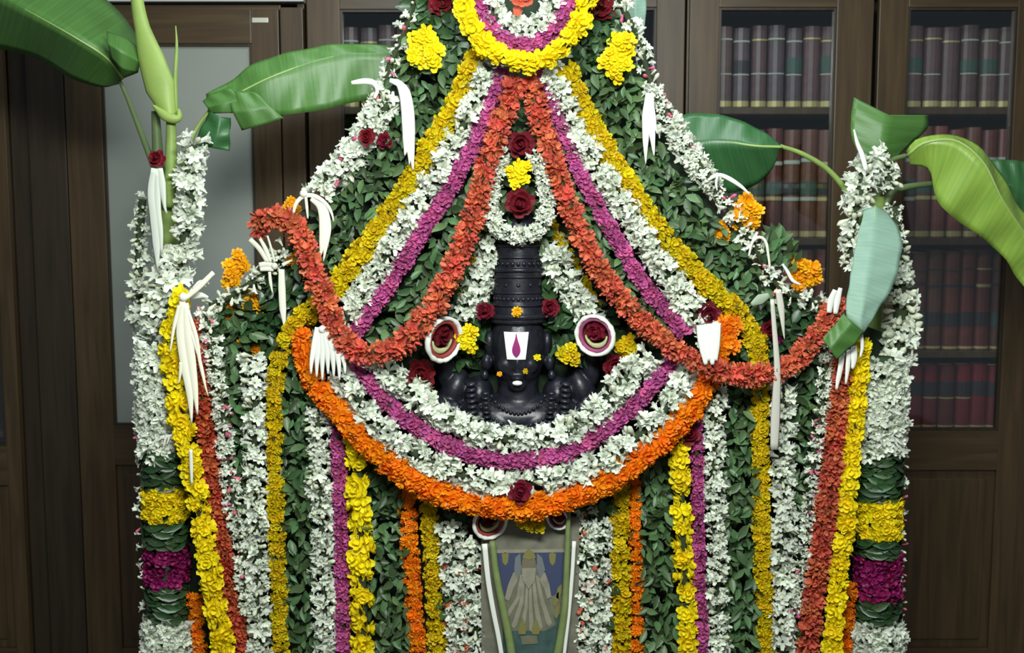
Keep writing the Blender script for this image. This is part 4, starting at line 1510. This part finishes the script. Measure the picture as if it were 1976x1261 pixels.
YL = 2.84
lb = P(322, 600, YL)
plantL = thing('banana_plant', 'banana plant tied up behind the left column of the shrine', 'banana plant', (lb.x, YL, 0))
trunk_top = P(322, 330, YL)
n_ = 24
tp = [Vector((lb.x, YL, 0)).lerp(trunk_top, i / (n_ - 1)) for i in range(n_)]
link('trunk', sweep('trunk', tp, [.034 - .012 * i / (n_ - 1) for i in range(n_)], None, 16, plantL.location), STEM, plantL)
stalk(plantL, [(318, 420, YL), (306, 330, YL), (303, 270, YL), (300, 215, YL)], [30, 26, 20, 16], STEMD)
stalk(plantL, [(325, 400, YL - .03), (330, 320, YL - .03), (330, 230, YL - .03)], [24, 24, 18], STEM)
# furled young leaf
stalk(plantL, [(262, -60, YL + .02), (266, 10, YL), (280, 75, YL - .02), (300, 140, YL - .035), (318, 195, YL - .04), (330, 228, YL - .04)], [18, 24, 30, 50, 58, 22], mat('furled_leaf', (.25, .36, .085), .45, noise=.12, nscale=10), 'furled_leaf', .016)
stalk(plantL, [(298, 205, YL - .045), (322, 226, YL - .055), (344, 228, YL - .05), (346, 212, YL - .045)], [6, 18, 18, 6], mat('furled_leaf', (.32, .44, .10)), 'leaf_fold', .010)
stalk(plantL, [(338, 230, YL - .03), (338, 150, YL - .03), (341, 90, YL - .03), (339, 50, YL - .03)], [12, 10, 8, 2], STEM, 'shoot')
# big leaf to the upper left
stalk(plantL, [(312, 360, YL), (285, 290, YL + .02), (262, 230, YL + .04), (240, 175, YL + .06), (222, 140, YL + .05)], [16, 13, 11, 9, 7], STEMD)
blade(plantL, [(266, 140, YL + .10), (272, 95, YL + .12), (238, 32, YL + .15), (165, -30, YL + .16), (20, -110, YL + .16)],
      [(236, 152, YL + .04), (205, 112, YL - .04), (150, 76, YL - .07), (80, 36, YL - .07), (-60, -40, YL - .07)],
      [(228, 162, YL + .07), (195, 168, YL + .06), (135, 150, YL + .07), (60, 108, YL + .09), (-80, 80, YL + .10)], BL, 2.5, .002)
blade(plantL, [(205, 60, YL - .03), (240, 72, YL - .03), (268, 92, YL + .0)], [(208, 84, YL - .075), (236, 100, YL - .075), (267, 118, YL - .04)], [(214, 112, YL - .06), (238, 134, YL - .06), (264, 140, YL - .02)], BL, rib=False, nu=12, ripple=.002)
# leaf to the right, running behind the shrine
stalk(plantL, [(350, 330, YL), (366, 276, YL), (385, 240, YL + .005), (406, 212, YL + .01)], [10, 9, 8, 7], STEM)
blade(plantL, [(398, 182, YL + .01), (450, 152, YL + .02), (500, 118, YL + .03), (600, 92, YL + .05), (680, 84, YL + .07), (800, 92, YL + .09)],
      [(400, 206, YL), (450, 185, YL), (520, 150, YL), (610, 118, YL + .03), (690, 104, YL + .05), (800, 110, YL + .08)],
      [(402, 220, YL + .01), (465, 218, YL + .02), (540, 222, YL + .0), (610, 214, YL + .02), (680, 198, YL + .05), (800, 172, YL + .09)], BL, 2.5, .006)
blade(plantL, [(390, 195, YL - .01), (412, 180, YL - .01), (445, 168, YL - .01)], [(400, 208, YL - .02), (428, 200, YL - .025), (465, 192, YL - .02)], [(405, 218, YL - .01), (440, 218, YL - .02), (478, 214, YL - .015)], BL, rib=False, nu=14)
blade(plantL, [(440, 180, YL - .015), (470, 175, YL - .015), (500, 180, YL - .01)], [(448, 215, YL - .03), (482, 212, YL - .03), (520, 205, YL - .02)], [(466, 252, YL - .01), (500, 243, YL - .02), (548, 228, YL - .01)], BL, rib=False, nu=14)
blade(plantL, [(406, 214, YL - .005), (390, 243, YL - .005), (373, 280, YL - .005)], [(424, 226, YL - .02), (420, 250, YL - .025), (410, 286, YL - .02)], [(446, 228, YL), (444, 255, YL - .01), (444, 292, YL)], BLD, rib=False, nu=14)

# a further banana leaf standing behind the peak of the shrine
tipb = P(1226, 66, 2.90)
leafb = thing('banana_leaf', 'strip of banana leaf standing behind the top right of the shrine', 'leaf', (tipb.x, 2.90, tipb.z))
blade(leafb, [(1196, -120, 2.92), (1200, -40, 2.92), (1206, 20, 2.91), (1216, 66, 2.90)], [(1222, -120, 2.90), (1224, -40, 2.90), (1226, 20, 2.895), (1230, 70, 2.895)], [(1246, -120, 2.92), (1247, -40, 2.92), (1247, 20, 2.91), (1242, 62, 2.90)], BLP, 1.5, .001)
# white garlands tied round the left stem
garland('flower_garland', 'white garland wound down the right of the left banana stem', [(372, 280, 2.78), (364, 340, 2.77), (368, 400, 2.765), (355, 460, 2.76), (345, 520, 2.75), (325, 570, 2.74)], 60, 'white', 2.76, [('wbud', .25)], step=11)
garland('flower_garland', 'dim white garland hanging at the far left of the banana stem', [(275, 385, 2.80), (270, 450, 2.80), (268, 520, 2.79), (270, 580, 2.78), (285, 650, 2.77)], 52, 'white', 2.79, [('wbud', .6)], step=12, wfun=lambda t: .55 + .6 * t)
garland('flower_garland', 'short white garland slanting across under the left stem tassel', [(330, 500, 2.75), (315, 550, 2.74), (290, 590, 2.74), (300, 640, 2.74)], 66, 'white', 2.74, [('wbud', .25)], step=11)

YR = 2.85
rb = P(1700, 600, YR)
plantR = thing('banana_plant', 'banana plant tied up behind the right column of the shrine', 'banana plant', (rb.x, YR, 0))
rt = P(1692, 380, YR)
tp = [Vector((rb.x, YR, 0)).lerp(rt, i / (n_ - 1)) for i in range(n_)]
link('trunk', sweep('trunk', tp, [.036 - .016 * i / (n_ - 1) for i in range(n_)], None, 16, plantR.location), STEM, plantR)
stalk(plantR, [(1668, 440, YR), (1640, 380, YR), (1600, 330, YR), (1550, 298, YR), (1505, 282, YR)], [18, 13, 11, 10, 8], STEM)
stalk(plantR, [(1700, 420, YR), (1716, 380, YR), (1745, 362, YR), (1840, 350, YR + .02)], [16, 13, 11, 9], STEMD)
stalk(plantR, [(1692, 390, YR), (1705, 330, YR), (1720, 310, YR), (1750, 300, YR)], [16, 13, 11, 9], STEMD)
blade(plantR, [(1505, 278, YR), (1465, 250, YR + .02), (1400, 224, YR + .04), (1330, 220, YR + .06), (1260, 240, YR + .06)],
      [(1510, 284, YR - .01), (1460, 282, YR - .02), (1400, 275, YR), (1340, 280, YR + .02), (1270, 290, YR + .03)],
      [(1505, 292, YR), (1480, 340, YR + .03), (1430, 368, YR + .05), (1370, 372, YR + .06), (1290, 350, YR + .06)], BLD, 3)
# upright torn leaf
blade(plantR, [(1648, 188, YR + .02), (1642, 230, YR + .01), (1645, 270, YR), (1668, 320, YR)],
      [(1715, 222, YR - .01), (1708, 250, YR - .02), (1705, 290, YR - .02), (1696, 335, YR - .01)],
      [(1792, 222, YR + .04), (1788, 250, YR + .03), (1755, 280, YR + .02), (1705, 330, YR)], BL, 1.6, .0008)
# big yellow-green leaf to the right
blade(plantR, [(1750, 292, YR - .02), (1775, 266, YR - .03), (1850, 262, YR - .04), (1912, 306, YR - .05), (1960, 385, YR - .05), (2010, 450, YR - .05), (2080, 530, YR - .05)],
      [(1752, 300, YR - .03), (1785, 276, YR - .06), (1845, 272, YR - .08), (1898, 314, YR - .10), (1936, 388, YR - .10), (1986, 462, YR - .09), (2050, 550, YR - .08)],
      [(1758, 318, YR - .02), (1788, 325, YR - .03), (1802, 362, YR - .04), (1818, 402, YR - .05), (1868, 440, YR - .05), (1928, 488, YR - .05), (2000, 590, YR - .05)], BLY, 3.2, .007)
blade(plantR, [(1895, 310, YR + .12), (1930, 308, YR + .12), (1976, 312, YR + .12), (2040, 330, YR + .12)], [(1900, 335, YR + .11), (1935, 350, YR + .1), (1980, 370, YR + .1), (2040, 390, YR + .1)],
      [(1905, 350, YR + .12), (1940, 400, YR + .12), (1985, 450, YR + .12), (2040, 470, YR + .12)], BLD, 2)
# pale underside leaf hanging in front of the right column and its folded tip
blade(plantR, [(1668, 405, 2.72), (1652, 470, 2.66), (1640, 540, 2.61), (1632, 600, 2.575), (1640, 622, 2.565)],
      [(1690, 398, 2.72), (1684, 470, 2.65), (1672, 540, 2.595), (1664, 600, 2.56), (1660, 635, 2.555)],
      [(1715, 412, 2.73), (1740, 462, 2.67), (1728, 540, 2.615), (1700, 590, 2.58), (1668, 642, 2.56)], BLP, 2.0, .003)
blade(plantR, [(1628, 606, 2.565), (1608, 630, 2.555), (1586, 655, 2.55)], [(1645, 622, 2.55), (1622, 650, 2.54), (1602, 676, 2.54)], [(1668, 642, 2.56), (1645, 668, 2.55), (1614, 694, 2.55)], BL, rib=False, nu=14)

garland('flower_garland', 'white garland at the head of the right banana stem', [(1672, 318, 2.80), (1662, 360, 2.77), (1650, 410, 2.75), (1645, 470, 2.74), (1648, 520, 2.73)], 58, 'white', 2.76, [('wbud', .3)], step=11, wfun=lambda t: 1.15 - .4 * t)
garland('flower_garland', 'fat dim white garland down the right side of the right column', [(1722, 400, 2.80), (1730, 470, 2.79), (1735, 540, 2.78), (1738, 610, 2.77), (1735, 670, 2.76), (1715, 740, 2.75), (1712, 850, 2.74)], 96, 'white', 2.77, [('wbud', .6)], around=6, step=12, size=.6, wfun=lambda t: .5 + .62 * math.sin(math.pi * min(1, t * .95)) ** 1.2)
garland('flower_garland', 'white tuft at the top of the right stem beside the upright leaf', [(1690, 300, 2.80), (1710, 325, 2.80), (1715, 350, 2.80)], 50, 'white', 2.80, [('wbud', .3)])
tassel('slim white pith horn at the head of the right banana stem', [([(1648, 250), (1654, 275), (1664, 300), (1672, 330)], [3, 8, 11, 9])], 2.72)

# ================================================================== PICTURE BELOW THE IDOL


def picture():
    Y = 2.635
    a, b = P(928, 1000, Y), P(1116, 1300, Y)
    c = Vector(((a.x + b.x) / 2, Y, b.z))
    g = thing('picture', 'muted painted picture of a standing robed figure between green stems', 'picture', c)
    x0, x1, z0, z1 = a.x, b.x, b.z, a.z
    link('panel', boxmesh('panel', x0, x1, Y, Y + .014, z0, z1, .001, c), mat('picture_ground', (.17, .168, .125), .6, noise=.25, nscale=25), g)

    def flat(nm, outline, m, lift):
        pts = [P(px, py, Y) for px, py in outline]
        n = len(pts)
        off = Vector((0, -lift, 0))
        vs = [p + off - c for p in pts] + [p - c for p in pts]
        fs = [tuple(range(n)), tuple(range(n, 2 * n))[::-1]] + [(i, n + i, n + (i + 1) % n, (i + 1) % n) for i in range(n)]
        me = pymesh(nm, vs, fs)
        return link(nm, me, m, g)
    blue = mat('paint_blue', (.05, .065, .125), .6)
    teal = mat('paint_teal', (.050, .095, .085), .6, noise=.25, nscale=40)
    robe = mat('paint_robe', (.27, .255, .19), .6, noise=.15, nscale=40)
    robe2 = mat('paint_robe_shade', (.15, .155, .10), .6, noise=.15, nscale=40)
    olive = mat('paint_olive', (.20, .19, .065), .6)
    flat('sky', [(955, 1066), (1100, 1066), (1100, 1120), (1090, 1150), (965, 1150), (958, 1110)], blue, .0008)
    flat('ground', [(970, 1195), (1095, 1185), (1095, 1275), (970, 1275)], teal, .0008)
    flat('lintel', [(945, 1062), (1105, 1060), (1105, 1066), (945, 1068)], robe, .0014)
    for cx in (975, 1066):
        flat('finial', [(cx - 7, 1070), (cx, 1066), (cx + 7, 1070), (cx + 5, 1086), (cx, 1092), (cx - 5, 1086)], olive, .0014)
    flat('robe', [(1000, 1100), (1008, 1088), (1034, 1088), (1044, 1100), (1056, 1140), (1066, 1180), (1072, 1206), (1052, 1218), (988, 1218), (970, 1200), (978, 1160), (988, 1120)], robe2, .0012)
    import_folds = [(1006, 1000, 976, 1110, 1196, 7), (1010, 1006, 992, 1118, 1210, 7), (1017, 1015, 1008, 1130, 1214, 6), (1023, 1024, 1026, 1128, 1217, 6), (1030, 1034, 1042, 1122, 1214, 7), (1036, 1046, 1060, 1112, 1206, 7)]
    for (xa, xm, xb, ya, yb, w_) in import_folds:
        ym = (ya + yb) / 2
        flat('robe_fold', [(xa - w_ * .35, ya), (xa + w_ * .35, ya - 2), (xm + w_ * .55, ym), (xb + w_ * .75, yb - 4), (xb, yb + 3), (xb - w_ * .75, yb - 2), (xm - w_ * .55, ym)], robe, .0022)
    # arms bent at the elbow
    flat('sleeve', [(1000, 1098), (990, 1106), (980, 1130), (974, 1156), (982, 1160), (990, 1138), (1000, 1118)], robe, .003)
    flat('sleeve', [(1042, 1098), (1052, 1106), (1060, 1128), (1064, 1152), (1056, 1156), (1050, 1136), (1040, 1118)], robe, .003)
    flat('head', [(1007, 1086), (1010, 1072), (1020, 1066), (1031, 1072), (1034, 1086), (1030, 1104), (1020, 1112), (1011, 1104)], mat('paint_skin', (.17, .15, .10), .6), .004)
    flat('cap', [(1008, 1076), (1012, 1066), (1020, 1060), (1030, 1066), (1034, 1076), (1020, 1080)], olive, .005)
    flat('beard', [(1007, 1096), (1034, 1096), (1032, 1120), (1020, 1136), (1009, 1120)], robe, .005)
    flat('shawl', [(994, 1076), (1004, 1068), (1006, 1100), (1000, 1120), (992, 1100)], mat('paint_shawl', (.16, .18, .18), .6), .004)
    flat('shawl', [(1036, 1068), (1046, 1076), (1052, 1100), (1042, 1116), (1036, 1100)], mat('paint_shawl', (.16, .18, .18), .6), .004)
    for xx_ in (1008, 1034):
        flat('foot', [(xx_ - 8, 1212), (xx_, 1192), (xx_ + 8, 1212), (xx_ + 6, 1224), (xx_ - 7, 1224)], olive, .004)
    flat('stool', [(1004, 1228), (1036, 1226), (1038, 1242), (1008, 1244)], robe2, .003)
    for px, py in ((1072, 1150), (1078, 1135), (1074, 1172)):
        flat('painted_leaf', [(px - 5, py + 18), (px - 2, py), (px + 6, py - 8), (px + 6, py + 10), (px, py + 22)], olive, .002)


picture()


def stemobj(name, label, pts, w, Y, m, cat='stem', thick=None):
    wp = catmull([P(a, b, Y) for a, b in pts], 20)
    low = min(wp, key=lambda v: v.z)
    ws = [w[0] + (w[1] - w[0]) * i / 19 for i in range(20)]
    o = link(name, sweep(name, wp, [x * .5 * mpp(Y) for x in ws], thick, 10, low), m, None, low)
    tag(o, label, cat)
    return o


GS = mat('plantain_stem', (.19, .25, .09), .5, noise=.15, nscale=30)
stemobj('plantain_stem', 'slanting green stem along the left side of the picture', [(950, 1045), (958, 1110), (972, 1180), (984, 1240), (992, 1300)], (12, 18), 2.605, GS)
stemobj('plantain_stem', 'upright green stem along the right side of the picture', [(1097, 985), (1094, 1080), (1090, 1170), (1080, 1240), (1068, 1300)], (9, 18), 2.605, GS)
stemobj('white_strip', 'pale white strip slanting left of the green stem by the picture', [(935, 1050), (942, 1120), (952, 1180), (962, 1230), (972, 1290)], (11, 9), 2.61, PITH, 'strip', .0015)
stemobj('white_strip', 'thin white strip right of the picture beside the red-dotted garland', [(1108, 1045), (1104, 1110), (1098, 1180), (1092, 1235), (1086, 1290)], (8, 7), 2.61, PITH, 'strip', .0015)
